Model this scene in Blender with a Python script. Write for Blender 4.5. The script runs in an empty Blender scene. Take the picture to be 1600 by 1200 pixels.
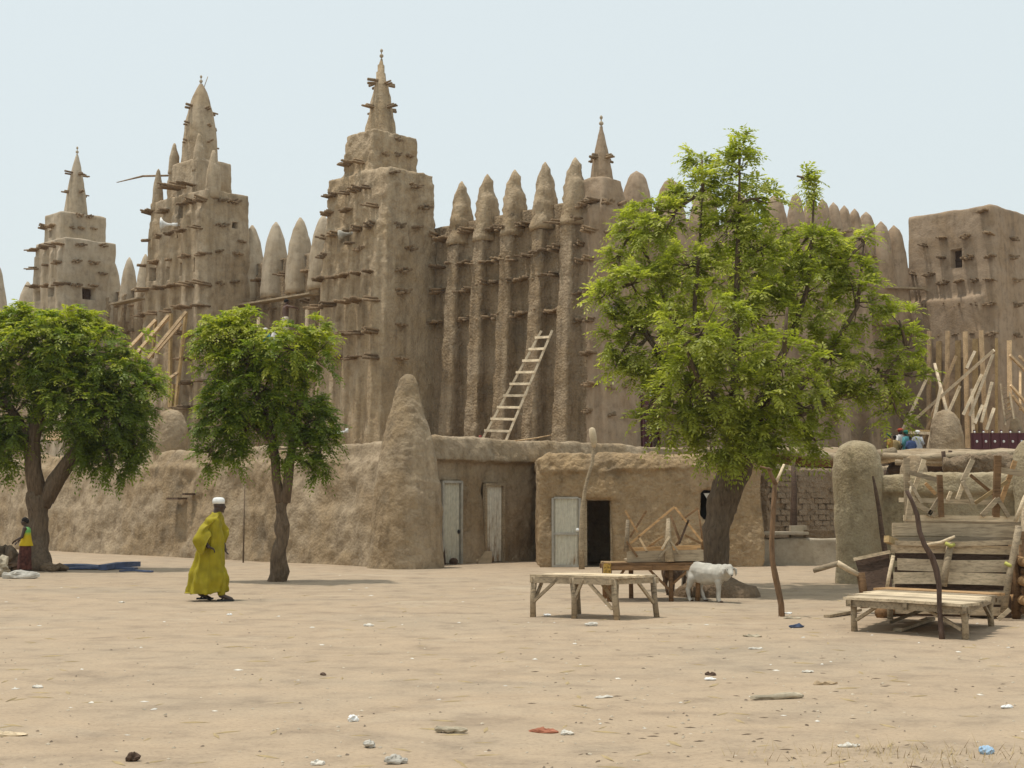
import bpy, bmesh, math, random
import numpy as np
from mathutils import Vector, Matrix, Quaternion, noise

random.seed(7)
rng = np.random.default_rng(11)
scene = bpy.context.scene
COL = scene.collection
R = math.radians

# ---------------------------------------------------------------- camera
FOCAL = 2264.0                       # focal length in pixels of a 1600 px wide frame
EYE = 1.7
PITCH = math.atan(185.0 / FOCAL)
cam_data = bpy.data.cameras.new('camera')
cam = bpy.data.objects.new('camera', cam_data)
COL.objects.link(cam)
cam_data.sensor_fit = 'HORIZONTAL'
cam_data.sensor_width = 36.0
cam_data.lens = 36.0 * FOCAL / 1600.0
cam_data.clip_start = 0.1
cam_data.clip_end = 3000.0
cam.location = (0, 0, EYE)
cam.rotation_euler = (math.pi / 2 + PITCH, 0, 0)
scene.camera = cam

# ---------------------------------------------------------------- sky, sun, exposure
SUN_TO = Vector((-0.23, 0.0, 0.97)).normalized()
SUN_EL = math.asin(SUN_TO.z)
SUN_AZ = math.atan2(SUN_TO.x, SUN_TO.y)
world = bpy.data.worlds.new('World')
scene.world = world
world.use_nodes = True
wt = world.node_tree
wt.nodes.clear()
w_out = wt.nodes.new('ShaderNodeOutputWorld')
w_bg = wt.nodes.new('ShaderNodeBackground')
w_sky = wt.nodes.new('ShaderNodeTexSky')
w_sky.sky_type = 'NISHITA'
w_sky.sun_disc = False
w_sky.sun_elevation = SUN_EL
w_sky.sun_rotation = SUN_AZ
w_sky.altitude = 250
w_sky.air_density = 1.2
w_sky.dust_density = 6.0
w_sky.ozone_density = 1.5
w_mix = wt.nodes.new('ShaderNodeMixRGB')      # Sahel dust veils the blue evenly over the whole dome
w_mix.inputs[0].default_value = 0.72
w_mix.inputs[2].default_value = (9.3, 10.2, 10.2, 1)
wt.links.new(w_sky.outputs[0], w_mix.inputs[1])
wt.links.new(w_mix.outputs[0], w_bg.inputs['Color'])
w_bg.inputs['Strength'].default_value = 0.10
wt.links.new(w_bg.outputs[0], w_out.inputs['Surface'])

sun_data = bpy.data.lights.new('sun', 'SUN')
sun_data.energy = 3.05
sun_data.angle = R(0.6)
sun_data.color = (1.0, 0.95, 0.87)
sun = bpy.data.objects.new('sun', sun_data)
COL.objects.link(sun)
sun.location = (-40, 20, 80)
sun.rotation_euler = (-SUN_TO).to_track_quat('-Z', 'Y').to_euler()

vs = scene.view_settings
scene.display_settings.display_device = 'sRGB'
vs.view_transform = 'Standard'
vs.look = 'None'
vs.exposure = 0.0
vs.gamma = 1.0
vs.use_curve_mapping = False
scene.render.engine = 'CYCLES'
scene.cycles.max_bounces = 8
scene.cycles.diffuse_bounces = 5
scene.cycles.transmission_bounces = 8
scene.cycles.transparent_max_bounces = 4

# ---------------------------------------------------------------- measuring helpers
ct, st = math.cos(PITCH), math.sin(PITCH)


def ray(px, py):
    u, v = (px - 800.0) / FOCAL, (600.0 - py) / FOCAL
    return Vector((u, ct - v * st, st + v * ct))


def W(px, py, d):
    r = ray(px, py)
    return Vector((0, 0, EYE)) + r * (d / r.y)


def G(px, py, z=0.0):
    r = ray(px, py)
    return Vector((0, 0, EYE)) + r * ((z - EYE) / r.z)


def on_plane(px, py, p0, n):
    r = ray(px, py)
    c = Vector((0, 0, EYE))
    return c + r * ((p0 - c).dot(n) / r.dot(n))


S2 = math.sqrt(0.5)
AX = Vector((-S2, S2, 0))            # along the front facade, away to the left
BX = Vector((S2, S2, 0))             # along the side facade, away to the right
ORG = Vector((-5.0, 55.0, 0))        # front corner of the nearest tower
FRAME = Matrix.Rotation(math.radians(45), 4, 'Z')


def ab(a, b, z=0.0):
    return ORG + AX * a + BX * b + Vector((0, 0, z))


# ---------------------------------------------------------------- materials
def new_mat(name):
    m = bpy.data.materials.new(name)
    m.use_nodes = True
    nt = m.node_tree
    nt.nodes.clear()
    out = nt.nodes.new('ShaderNodeOutputMaterial')
    b = nt.nodes.new('ShaderNodeBsdfPrincipled')
    nt.links.new(b.outputs[0], out.inputs['Surface'])
    b.inputs['Specular IOR Level'].default_value = 0.2
    b.inputs['Roughness'].default_value = 0.95
    return m, nt, b, out


def N(nt, kind, **kw):
    n = nt.nodes.new(kind)
    for k, v in kw.items():
        if k in n.inputs:
            n.inputs[k].default_value = v
        else:
            setattr(n, k, v)
    return n


def ramp(nt, fac, stops):
    r = nt.nodes.new('ShaderNodeValToRGB')
    els = r.color_ramp.elements
    while len(els) < len(stops):
        els.new(0.5)
    for e, (p, c) in zip(els, stops):
        e.position = p
        e.color = (c[0], c[1], c[2], 1)
    nt.links.new(fac, r.inputs[0])
    return r


def mix(nt, kind, fac, a, b):
    m = nt.nodes.new('ShaderNodeMixRGB')
    m.blend_type = kind
    for i, v in ((0, fac), (1, a), (2, b)):
        if isinstance(v, (int, float)):
            m.inputs[i].default_value = v
        elif isinstance(v, tuple):
            m.inputs[i].default_value = (v[0], v[1], v[2], 1)
        else:
            nt.links.new(v, m.inputs[i])
    return m.outputs[0]


def mul(c, k):
    return tuple(x * k for x in c)


def mud_mat(name, base, rough=1.0, streak=0.0, straw=0.5, bump=0.6, scale=1.0, patch=1.0):
    m, nt, b, out = new_mat(name)
    geo = N(nt, 'ShaderNodeNewGeometry')
    mp = N(nt, 'ShaderNodeMapping')
    nt.links.new(geo.outputs['Position'], mp.inputs[0])
    mp.inputs['Scale'].default_value = (scale, scale, scale)
    big = N(nt, 'ShaderNodeTexNoise', Scale=0.55, Detail=5.0, Roughness=0.6)
    mid = N(nt, 'ShaderNodeTexNoise', Scale=3.2, Detail=6.0, Roughness=0.65)
    fine = N(nt, 'ShaderNodeTexNoise', Scale=14.0, Detail=5.0, Roughness=0.7)
    vor = N(nt, 'ShaderNodeTexVoronoi', Scale=11.0)
    mp2 = N(nt, 'ShaderNodeMapping')
    nt.links.new(geo.outputs['Position'], mp2.inputs[0])
    mp2.inputs['Scale'].default_value = (2.6 * scale, 2.6 * scale, 0.22 * scale)
    st_ = N(nt, 'ShaderNodeTexNoise', Scale=1.6, Detail=4.0, Roughness=0.6)
    nt.links.new(mp2.outputs[0], st_.inputs['Vector'])
    for t in (big, mid, fine, vor):
        nt.links.new(mp.outputs[0], t.inputs['Vector'])
    c1 = ramp(nt, big.outputs[0], [(0.3, mul(base, 1 - 0.2 * patch)), (0.42, (base[0] * (1 - .05 * patch), base[1] * (1 - .08 * patch), base[2] * (1 - .13 * patch))), (0.55, base), (0.75, (base[0] * (1 + .12 * patch), base[1] * (1 + .11 * patch), base[2] * (1 + .10 * patch)))])
    c2 = ramp(nt, mid.outputs[0], [(0.28, (0.72, 0.70, 0.68)), (0.5, (1, 1, 1)), (0.75, (1.12, 1.12, 1.12))])
    c = mix(nt, 'MULTIPLY', 1.0, c1.outputs[0], c2.outputs[0])
    c3 = ramp(nt, fine.outputs[0], [(0.3, (0.78, 0.77, 0.76)), (0.5, (1, 1, 1)), (0.72, (1.14, 1.14, 1.12))])
    c = mix(nt, 'MULTIPLY', straw, c, c3.outputs[0])
    if streak:
        c4 = ramp(nt, st_.outputs[0], [(0.3, (0.66, 0.64, 0.62)), (0.52, (1, 1, 1)), (0.8, (1.1, 1.09, 1.07))])
        c = mix(nt, 'MULTIPLY', streak, c, c4.outputs[0])
    nt.links.new(c, b.inputs['Base Color'])
    hsum = N(nt, 'ShaderNodeMath', operation='ADD')
    h1 = N(nt, 'ShaderNodeMath', operation='MULTIPLY')
    h1.inputs[1].default_value = 0.5
    nt.links.new(fine.outputs[0], h1.inputs[0])
    nt.links.new(mid.outputs[0], hsum.inputs[0])
    nt.links.new(h1.outputs[0], hsum.inputs[1])
    h2 = N(nt, 'ShaderNodeMath', operation='MULTIPLY_ADD')
    h2.inputs[1].default_value = -0.35 * rough
    nt.links.new(vor.outputs['Distance'], h2.inputs[0])
    nt.links.new(hsum.outputs[0], h2.inputs[2])
    bp = N(nt, 'ShaderNodeBump', Strength=bump, Distance=0.12 / scale)
    nt.links.new(h2.outputs[0], bp.inputs['Height'])
    nt.links.new(bp.outputs[0], b.inputs['Normal'])
    return m


def wood_mat(name, base, dark=0.55, grain=(3, 40, 40), bump=0.35):
    m, nt, b, out = new_mat(name)
    tc = N(nt, 'ShaderNodeTexCoord')
    mp = N(nt, 'ShaderNodeMapping')
    mp.inputs['Scale'].default_value = grain
    nt.links.new(tc.outputs['Object'], mp.inputs[0])
    g = N(nt, 'ShaderNodeTexNoise', Scale=1.0, Detail=6.0, Roughness=0.65, Distortion=0.6)
    nt.links.new(mp.outputs[0], g.inputs['Vector'])
    p = N(nt, 'ShaderNodeTexNoise', Scale=3.0, Detail=4.0)
    nt.links.new(tc.outputs['Object'], p.inputs['Vector'])
    c1 = ramp(nt, g.outputs[0], [(0.32, mul(base, dark)), (0.5, base), (0.72, mul(base, 1.25))])
    c2 = ramp(nt, p.outputs[0], [(0.3, (0.65, 0.63, 0.6)), (0.6, (1.08, 1.08, 1.08))])
    c = mix(nt, 'MULTIPLY', 0.8, c1.outputs[0], c2.outputs[0])
    oi = N(nt, 'ShaderNodeObjectInfo')
    c5 = ramp(nt, oi.outputs['Random'], [(0.0, (0.72, 0.71, 0.7)), (1.0, (1.2, 1.18, 1.14))])
    c = mix(nt, 'MULTIPLY', 1.0, c, c5.outputs[0])
    nt.links.new(c, b.inputs['Base Color'])
    bp = N(nt, 'ShaderNodeBump', Strength=bump, Distance=0.02)
    nt.links.new(g.outputs[0], bp.inputs['Height'])
    nt.links.new(bp.outputs[0], b.inputs['Normal'])
    b.inputs['Roughness'].default_value = 0.85
    return m


def cloth_mat(name, base, var=0.25, scale=9.0, rough=0.8, bump=0.2):
    m, nt, b, out = new_mat(name)
    tc = N(nt, 'ShaderNodeTexCoord')
    n1 = N(nt, 'ShaderNodeTexNoise', Scale=scale, Detail=5.0)
    nt.links.new(tc.outputs['Object'], n1.inputs['Vector'])
    c = ramp(nt, n1.outputs[0], [(0.3, mul(base, 1 - var)), (0.7, mul(base, 1 + var * 0.6))])
    nt.links.new(c.outputs[0], b.inputs['Base Color'])
    b.inputs['Roughness'].default_value = rough
    bp = N(nt, 'ShaderNodeBump', Strength=bump, Distance=0.02)
    nt.links.new(n1.outputs[0], bp.inputs['Height'])
    nt.links.new(bp.outputs[0], b.inputs['Normal'])
    return m


def bark_mat(name, base):
    m, nt, b, out = new_mat(name)
    tc = N(nt, 'ShaderNodeTexCoord')
    mp = N(nt, 'ShaderNodeMapping')
    mp.inputs['Scale'].default_value = (9, 9, 2.2)
    nt.links.new(tc.outputs['Object'], mp.inputs[0])
    v = N(nt, 'ShaderNodeTexVoronoi', Scale=1.6)
    v.distance = 'EUCLIDEAN'
    n1 = N(nt, 'ShaderNodeTexNoise', Scale=2.0, Detail=7.0, Roughness=0.7)
    nt.links.new(mp.outputs[0], v.inputs['Vector'])
    nt.links.new(mp.outputs[0], n1.inputs['Vector'])
    c = ramp(nt, n1.outputs[0], [(0.3, mul(base, 0.5)), (0.55, base), (0.8, mul(base, 1.5))])
    nt.links.new(c.outputs[0], b.inputs['Base Color'])
    a = N(nt, 'ShaderNodeMath', operation='ADD')
    nt.links.new(v.outputs['Distance'], a.inputs[0])
    nt.links.new(n1.outputs[0], a.inputs[1])
    bp = N(nt, 'ShaderNodeBump', Strength=0.8, Distance=0.04)
    nt.links.new(a.outputs[0], bp.inputs['Height'])
    nt.links.new(bp.outputs[0], b.inputs['Normal'])
    return m


def leaf_mat(name, base, tip):
    m, nt, b, out = new_mat(name)
    at = N(nt, 'ShaderNodeAttribute', attribute_name='tint')
    sep = N(nt, 'ShaderNodeSeparateColor')
    nt.links.new(at.outputs['Color'], sep.inputs[0])
    c = ramp(nt, sep.outputs[0], [(0.0, mul(base, 0.6)), (0.5, base), (1.0, tip)])
    nt.links.new(c.outputs[0], b.inputs['Base Color'])
    b.inputs['Roughness'].default_value = 0.5
    b.inputs['Specular IOR Level'].default_value = 0.35
    tr = N(nt, 'ShaderNodeBsdfTranslucent')
    c2 = mix(nt, 'MULTIPLY', 1.0, c.outputs[0], (1.5, 1.6, 0.6))
    nt.links.new(c2, tr.inputs['Color'])
    ms = N(nt, 'ShaderNodeMixShader')
    ms.inputs[0].default_value = 0.48
    nt.links.new(b.outputs[0], ms.inputs[1])
    nt.links.new(tr.outputs[0], ms.inputs[2])
    nt.links.new(ms.outputs[0], out.inputs['Surface'])
    return m


def plain_mat(name, base, rough=0.7, spec=0.3, metal=0.0):
    m, nt, b, out = new_mat(name)
    tc = N(nt, 'ShaderNodeTexCoord')
    n1 = N(nt, 'ShaderNodeTexNoise', Scale=7.0, Detail=5.0)
    nt.links.new(tc.outputs['Object'], n1.inputs['Vector'])
    c = ramp(nt, n1.outputs[0], [(0.3, mul(base, 0.8)), (0.7, mul(base, 1.12))])
    nt.links.new(c.outputs[0], b.inputs['Base Color'])
    b.inputs['Roughness'].default_value = rough
    b.inputs['Specular IOR Level'].default_value = spec
    b.inputs['Metallic'].default_value = metal
    return m


M = {}
M['mosque'] = mud_mat('mosque_mud', (0.40, 0.315, 0.215), 0.8, 0.8, 0.6, 0.4, 1.0, 1.5)
M['mosque_rough'] = mud_mat('mosque_eroded_mud', (0.405, 0.312, 0.205), 0.9, 0.8, 0.9, 0.5, 1.0, 1.5)
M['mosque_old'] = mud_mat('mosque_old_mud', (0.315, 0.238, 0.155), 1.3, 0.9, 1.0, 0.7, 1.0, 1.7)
M['mosque_smooth'] = mud_mat('mosque_new_mud', (0.38, 0.30, 0.215), 0.5, 0.25, 0.3, 0.25)
M['mosque_pale'] = mud_mat('mosque_pale_mud', (0.43, 0.355, 0.26), 0.6, 0.5, 0.3, 0.25, 1.0, 1.2)
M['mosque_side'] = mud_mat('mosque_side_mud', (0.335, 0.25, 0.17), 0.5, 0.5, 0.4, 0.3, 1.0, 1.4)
M['terrace'] = mud_mat('terrace_mud', (0.335, 0.26, 0.172), 0.8, 0.7, 0.8, 0.5, 1.0, 1.8)
M['shop'] = mud_mat('shop_mud', (0.375, 0.275, 0.165), 1.0, 0.5, 0.8, 0.7, 1.0, 1.6)
M['pillar'] = mud_mat('pillar_mud', (0.37, 0.305, 0.20), 0.8, 0.1, 0.9, 0.6, 1.6)
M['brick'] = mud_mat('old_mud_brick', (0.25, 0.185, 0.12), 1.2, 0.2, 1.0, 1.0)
M['cement'] = mud_mat('grey_cement', (0.40, 0.35, 0.27), 0.3, 0.3, 0.4, 0.2)
M['toron'] = wood_mat('palm_beam_wood', (0.25, 0.175, 0.105), 0.5, (30, 30, 4))
M['grey_wood'] = wood_mat('weathered_grey_wood', (0.37, 0.295, 0.20), 0.5, (3, 30, 30))
M['pale_wood'] = wood_mat('bleached_plank_wood', (0.60, 0.49, 0.34), 0.6, (3, 30, 30))
M['brown_wood'] = wood_mat('brown_wood', (0.22, 0.13, 0.065), 0.5, (3, 30, 30))
M['orange_wood'] = wood_mat('fresh_orange_wood', (0.50, 0.31, 0.15), 0.6, (3, 30, 30))
M['new_wood'] = wood_mat('fresh_timber', (0.62, 0.45, 0.27), 0.7, (3, 30, 30))
M['yellow_wood'] = wood_mat('yellowish_formwork', (0.42, 0.30, 0.15), 0.7, (3, 30, 30))
M['dark_wood'] = wood_mat('dark_wood', (0.10, 0.065, 0.045), 0.5, (3, 30, 30))
M['bark'] = bark_mat('grey_bark', (0.16, 0.115, 0.075))
M['bark_red'] = bark_mat('reddish_bark', (0.22, 0.135, 0.075))
M['bark_dark'] = bark_mat('dark_bark', (0.12, 0.08, 0.06))
M['leaf_bright'] = leaf_mat('bright_leaves', (0.295, 0.325, 0.05), (0.52, 0.51, 0.15))
M['leaf_dark'] = leaf_mat('deep_green_leaves', (0.15, 0.205, 0.026), (0.38, 0.39, 0.05))
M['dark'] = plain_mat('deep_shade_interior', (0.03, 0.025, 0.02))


def tin_mat(name, base, rust):
    """painted sheet with rust blooms, more of them low down, and dusty smears"""
    m, nt, b, out = new_mat(name)
    tc = N(nt, 'ShaderNodeTexCoord')
    mp = N(nt, 'ShaderNodeMapping')
    mp.inputs['Scale'].default_value = (5, 5, 1.3)
    nt.links.new(tc.outputs['Object'], mp.inputs[0])
    n1 = N(nt, 'ShaderNodeTexNoise', Scale=1.5, Detail=7.0, Roughness=0.7)
    nt.links.new(mp.outputs[0], n1.inputs['Vector'])
    gen = N(nt, 'ShaderNodeSeparateXYZ')
    nt.links.new(tc.outputs['Generated'], gen.inputs[0])
    s = N(nt, 'ShaderNodeMath', operation='MULTIPLY_ADD')
    s.inputs[1].default_value = -0.22
    nt.links.new(gen.outputs[2], s.inputs[0])
    nt.links.new(n1.outputs[0], s.inputs[2])
    f = ramp(nt, s.outputs[0], [(0.5 - rust, (0, 0, 0)), (0.72 - rust, (1, 1, 1))])
    n2 = N(nt, 'ShaderNodeTexNoise', Scale=9.0, Detail=5.0)
    nt.links.new(tc.outputs['Object'], n2.inputs['Vector'])
    c = ramp(nt, n2.outputs[0], [(0.3, mul(base, 0.85)), (0.7, mul(base, 1.08))])
    cc = mix(nt, 'MIX', f.outputs[0], c.outputs[0], (0.25, 0.15, 0.07))
    nt.links.new(cc, b.inputs['Base Color'])
    b.inputs['Roughness'].default_value = 0.7
    bp = N(nt, 'ShaderNodeBump', Strength=0.3, Distance=0.03)
    nt.links.new(n1.outputs[0], bp.inputs['Height'])
    nt.links.new(bp.outputs[0], b.inputs['Normal'])
    return m


M['tin'] = tin_mat('painted_tin', (0.55, 0.52, 0.42), 0.02)
M['tin_rust'] = tin_mat('rusty_tin', (0.66, 0.62, 0.52), 0.13)
M['maroon'] = plain_mat('maroon_paint', (0.085, 0.02, 0.025), 0.5)
M['white'] = plain_mat('white_plastic', (0.75, 0.75, 0.72), 0.6)
M['black'] = plain_mat('black_plastic', (0.03, 0.03, 0.03), 0.6)
M['steel'] = plain_mat('galvanised_steel', (0.37, 0.345, 0.29), 0.7, 0.3)
M['skin'] = plain_mat('dark_skin', (0.055, 0.032, 0.022), 0.5, 0.4)
M['hair'] = plain_mat('black_hair', (0.012, 0.010, 0.009), 0.9)


# ---------------------------------------------------------------- object helpers
ROOT_LOC = {}


def tag(o, label=None, cat=None, group=None, kind=None):
    if label:
        o['label'] = label
    if cat:
        o['category'] = cat
    if group:
        o['group'] = group
    if kind:
        o['kind'] = kind
    return o


def thing(name, loc, label, cat, group=None):
    o = bpy.data.objects.new(name, None)
    COL.objects.link(o)
    o.location = Vector(loc)
    o.empty_display_size = 0.2
    ROOT_LOC[o] = Vector(loc)
    return tag(o, label, cat, group)


def attach(o, parent):
    if parent is None:
        return o
    o.parent = parent
    if parent in ROOT_LOC:
        o.matrix_parent_inverse = Matrix.Translation(-ROOT_LOC[parent])
    else:
        # a part's own offset is undone, so every child is given in world coordinates
        o.matrix_parent_inverse = parent.matrix_basis.inverted()
    return o


def link_mesh(name, me, mat, parent=None, recenter=True, kind=None):
    if mat is not None and len(me.materials) == 0:
        me.materials.append(M[mat] if isinstance(mat, str) else mat)
    o = bpy.data.objects.new(name, me)
    COL.objects.link(o)
    if recenter and len(me.vertices):
        co = np.empty(len(me.vertices) * 3, np.float32)
        me.vertices.foreach_get('co', co)
        co = co.reshape(-1, 3)
        lo, hi = co.min(0), co.max(0)
        c = (lo + hi) / 2
        c[2] = lo[2]
        co -= c
        me.vertices.foreach_set('co', co.ravel())
        me.update()
        o.location = Vector([float(x) for x in c])
    if parent is not None:
        attach(o, parent)
    if kind:
        o['kind'] = kind
    return o


class MB:
    """collects boxes, planks and tubes, and links them as ONE mesh object"""

    def __init__(self):
        self.v = []
        self.f = []
        self.smooth = []

    def add(self, vs_, fs, smooth=False):
        o = len(self.v)
        self.v += [tuple(p) for p in vs_]
        self.f += [tuple(i + o for i in f) for f in fs]
        self.smooth += [smooth] * len(fs)
        return self

    def hexa(self, p):          # p: 4 bottom, 4 top
        return self.add(p, [(3, 2, 1, 0), (4, 5, 6, 7), (0, 1, 5, 4), (1, 2, 6, 5), (2, 3, 7, 6), (3, 0, 4, 7)])

    def box(self, c, x, y, z):  # centre, three half vectors
        c, x, y, z = Vector(c), Vector(x), Vector(y), Vector(z)
        if x.cross(y).dot(z) < 0:
            x = -x
        return self.hexa([c - x - y - z, c + x - y - z, c + x + y - z, c - x + y - z,
                          c - x - y + z, c + x - y + z, c + x + y + z, c - x + y + z])

    def plank(self, p0, p1, w, t, up=(0, 0, 1), wob=0.0):
        """bar from p0 to p1: width w, thickness t measured along 'up'; a bowed board when wob is given"""
        p0, p1 = Vector(p0), Vector(p1)
        d = p1 - p0
        dn = d.normalized()
        upv = Vector(up)
        s = dn.cross(upv)
        if s.length < 1e-4:
            s = dn.cross(Vector((0, 1, 0)))
        s.normalize()
        u = s.cross(dn).normalized()
        n = 4 if wob else 1
        vs_, fs = [], []
        for i in range(n + 1):
            k = i / n
            off = u * (wob * math.sin(k * math.pi) + (random.uniform(-.3, .3) * abs(wob) if wob else 0))
            ww = w * (1 + (random.uniform(-.12, .12) if wob else 0)) / 2
            c = p0 + d * k + off
            vs_ += [c - s * ww - u * t / 2, c + s * ww - u * t / 2, c + s * ww + u * t / 2, c - s * ww + u * t / 2]
        for i in range(n):
            o = i * 4
            for j in range(4):
                fs.append((o + j, o + (j + 1) % 4, o + 4 + (j + 1) % 4, o + 4 + j))
        fs += [(3, 2, 1, 0), (n * 4, n * 4 + 1, n * 4 + 2, n * 4 + 3)]
        return self.add(vs_, [tuple(reversed(f)) for f in fs])

    def tube(self, pts, radii, sides=8, bumpy=0.0, squash=1.0):
        pts = [Vector(p) for p in pts]
        if isinstance(radii, (int, float)):
            radii = [radii] * len(pts)
        vs_, fs = [], []
        ref = Vector((0.31, 0.83, 0.45))
        for i, p in enumerate(pts):
            t = (pts[min(i + 1, len(pts) - 1)] - pts[max(i - 1, 0)]).normalized()
            x = t.cross(ref).normalized()
            y = t.cross(x).normalized()
            for k in range(sides):
                a = 2 * math.pi * k / sides
                r = radii[i] * (1 + (random.uniform(-bumpy, bumpy) if bumpy else 0))
                vs_.append(p + x * math.cos(a) * r + y * math.sin(a) * r * squash)
        for i in range(len(pts) - 1):
            for k in range(sides):
                a, b = i * sides + k, i * sides + (k + 1) % sides
                fs.append((a, b, b + sides, a + sides))
        fs.append(tuple(range(sides - 1, -1, -1)))
        fs.append(tuple(range((len(pts) - 1) * sides, len(pts) * sides)))
        return self.add(vs_, fs, True)

    def lathe(self, c, prof, sides=16, sx=1.0, sy=1.0, power=2.0, rot=0.0):
        """prof: (radius, z); power > 2 squares the plan off"""
        c = Vector(c)
        vs_, fs = [], []
        for r, z in prof:
            for k in range(sides):
                a = 2 * math.pi * k / sides
                ca, sa = math.cos(a), math.sin(a)
                q = (abs(ca) ** power + abs(sa) ** power) ** (-1 / power)
                x, y = ca * q * r * sx, sa * q * r * sy
                vs_.append(c + Vector((x * math.cos(rot) - y * math.sin(rot), x * math.sin(rot) + y * math.cos(rot), z)))
        for i in range(len(prof) - 1):
            for k in range(sides):
                a, b = i * sides + k, i * sides + (k + 1) % sides
                fs.append((a, b, b + sides, a + sides))
        fs.append(tuple(range(sides - 1, -1, -1)))
        fs.append(tuple(range((len(prof) - 1) * sides, len(prof) * sides)))
        return self.add(vs_, fs, True)

    def blob(self, c, rx, ry, rz, seg=12, rings=8):
        prof = []
        vs_, fs = [], []
        c = Vector(c)
        for i in range(rings + 1):
            t = math.pi * i / rings
            rr = max(math.sin(t), 0.02)
            prof.append((rr, -math.cos(t)))
        for r, z in prof:
            for k in range(seg):
                a = 2 * math.pi * k / seg
                vs_.append(c + Vector((math.cos(a) * r * rx, math.sin(a) * r * ry, z * rz)))
        for i in range(rings):
            for k in range(seg):
                a, b = i * seg + k, i * seg + (k + 1) % seg
                fs.append((a, b, b + seg, a + seg))
        fs.append(tuple(range(seg - 1, -1, -1)))
        fs.append(tuple(range(rings * seg, (rings + 1) * seg)))
        return self.add(vs_, fs, True)

    def mesh(self, name):
        me = bpy.data.meshes.new(name)
        me.from_pydata(self.v, [], self.f)
        me.polygons.foreach_set('use_smooth', self.smooth)
        me.update()
        return me

    def build(self, name, mat, parent=None, kind=None):
        return link_mesh(name, self.mesh(name), mat, parent, True, kind)


def displace(me, amount, scale, seed=0.0, where=None):
    n = len(me.vertices)
    co = np.empty(n * 3, np.float32)
    no = np.empty(n * 3, np.float32)
    me.vertices.foreach_get('co', co)
    me.vertices.foreach_get('normal', no)
    co, no = co.reshape(-1, 3), no.reshape(-1, 3)
    off = np.empty(n, np.float32)
    nz = noise.noise
    for i, p in enumerate(co * scale + seed):
        off[i] = nz(p)
    if where is not None:
        off *= where(co)
    co += no * (off * amount)[:, None]
    me.vertices.foreach_set('co', co.ravel())
    me.update()


def evaluated(obj):
    dg = bpy.context.evaluated_depsgraph_get()
    dg.update()
    return bpy.data.meshes.new_from_object(obj.evaluated_get(dg))


def remeshed(mb_or_mesh, voxel, smooth=3, cutters=None, noises=(), name='mud'):
    """melts overlapping solids into one soft mud body, roughens it, then cuts openings"""
    me = mb_or_mesh.mesh('tmp') if isinstance(mb_or_mesh, MB) else mb_or_mesh
    o = bpy.data.objects.new('tmp', me)
    COL.objects.link(o)
    r = o.modifiers.new('r', 'REMESH')
    r.mode = 'VOXEL'
    r.voxel_size = voxel
    if smooth:
        s = o.modifiers.new('s', 'SMOOTH')
        s.factor = 0.5
        s.iterations = smooth
    out = evaluated(o)
    bpy.data.objects.remove(o)
    for args in noises:
        displace(out, *args)
    if cutters is not None:
        o = bpy.data.objects.new('tmp', out)
        COL.objects.link(o)
        cs = []
        for k in range(len(cutters.v) // 8):
            one = MB()
            one.add(cutters.v[k * 8:k * 8 + 8], cutters.f[:6])
            c = bpy.data.objects.new('tmpc', one.mesh('tmpc'))
            COL.objects.link(c)
            cs.append(c)
            b = o.modifiers.new('b', 'BOOLEAN')
            b.operation = 'DIFFERENCE'
            b.object = c
            b.solver = 'EXACT'
        out = evaluated(o)
        for c in [o] + cs:
            bpy.data.objects.remove(c)
    out.name = name
    out.materials.clear()
    out.polygons.foreach_set('use_smooth', [True] * len(out.polygons))
    return out


def frustum(mb, a0, a1, b0, b1, z0, z1, ta=0.0, tb=0.0, ta1=None, tb1=None):
    """box in the building's frame; the sides lean in by ta / tb towards the top (ta1 / tb1 for the far sides)"""
    ta1 = ta if ta1 is None else ta1
    tb1 = tb if tb1 is None else tb1
    mb.hexa([ab(a0, b0, z0), ab(a0, b1, z0), ab(a1, b1, z0), ab(a1, b0, z0),
             ab(a0 + ta, b0 + tb, z1), ab(a0 + ta, b1 - tb1, z1), ab(a1 - ta1, b1 - tb1, z1), ab(a1 - ta1, b0 + tb, z1)])

# ================================================================ GROUND
def axis(lo, hi, dense_lo, dense_hi, n_dense, n_out):
    left = dense_lo - np.geomspace(0.01, 1, n_out)[::-1] * (dense_lo - lo)
    right = dense_hi + np.geomspace(0.01, 1, n_out) * (hi - dense_hi)
    return np.concatenate([left, np.linspace(dense_lo, dense_hi, n_dense), right])


def ground_z(x, y):
    near = 1.0 if y < 60 else 0.0
    return near * (0.016 * noise.noise(Vector((x * 0.35, y * 0.35, 3.1))) + 0.010 * noise.noise(Vector((x * 1.3, y * 1.3, 9.7))))


gx = axis(-300, 300, -22, 22, 230, 14)
gy = np.concatenate([np.linspace(-12, 6, 30), np.linspace(6.2, 26, 210), np.linspace(26.3, 62, 110), 62 + np.geomspace(1, 330, 14)])
verts = [(float(x), float(y), ground_z(x, y)) for y in gy for x in gx]
nx_, ny_ = len(gx), len(gy)
faces = [(j * nx_ + i, j * nx_ + i + 1, (j + 1) * nx_ + i + 1, (j + 1) * nx_ + i) for j in range(ny_ - 1) for i in range(nx_ - 1)]
gm = bpy.data.meshes.new('ground')
gm.from_pydata(verts, [], faces)
gm.polygons.foreach_set('use_smooth', [True] * len(faces))


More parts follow.
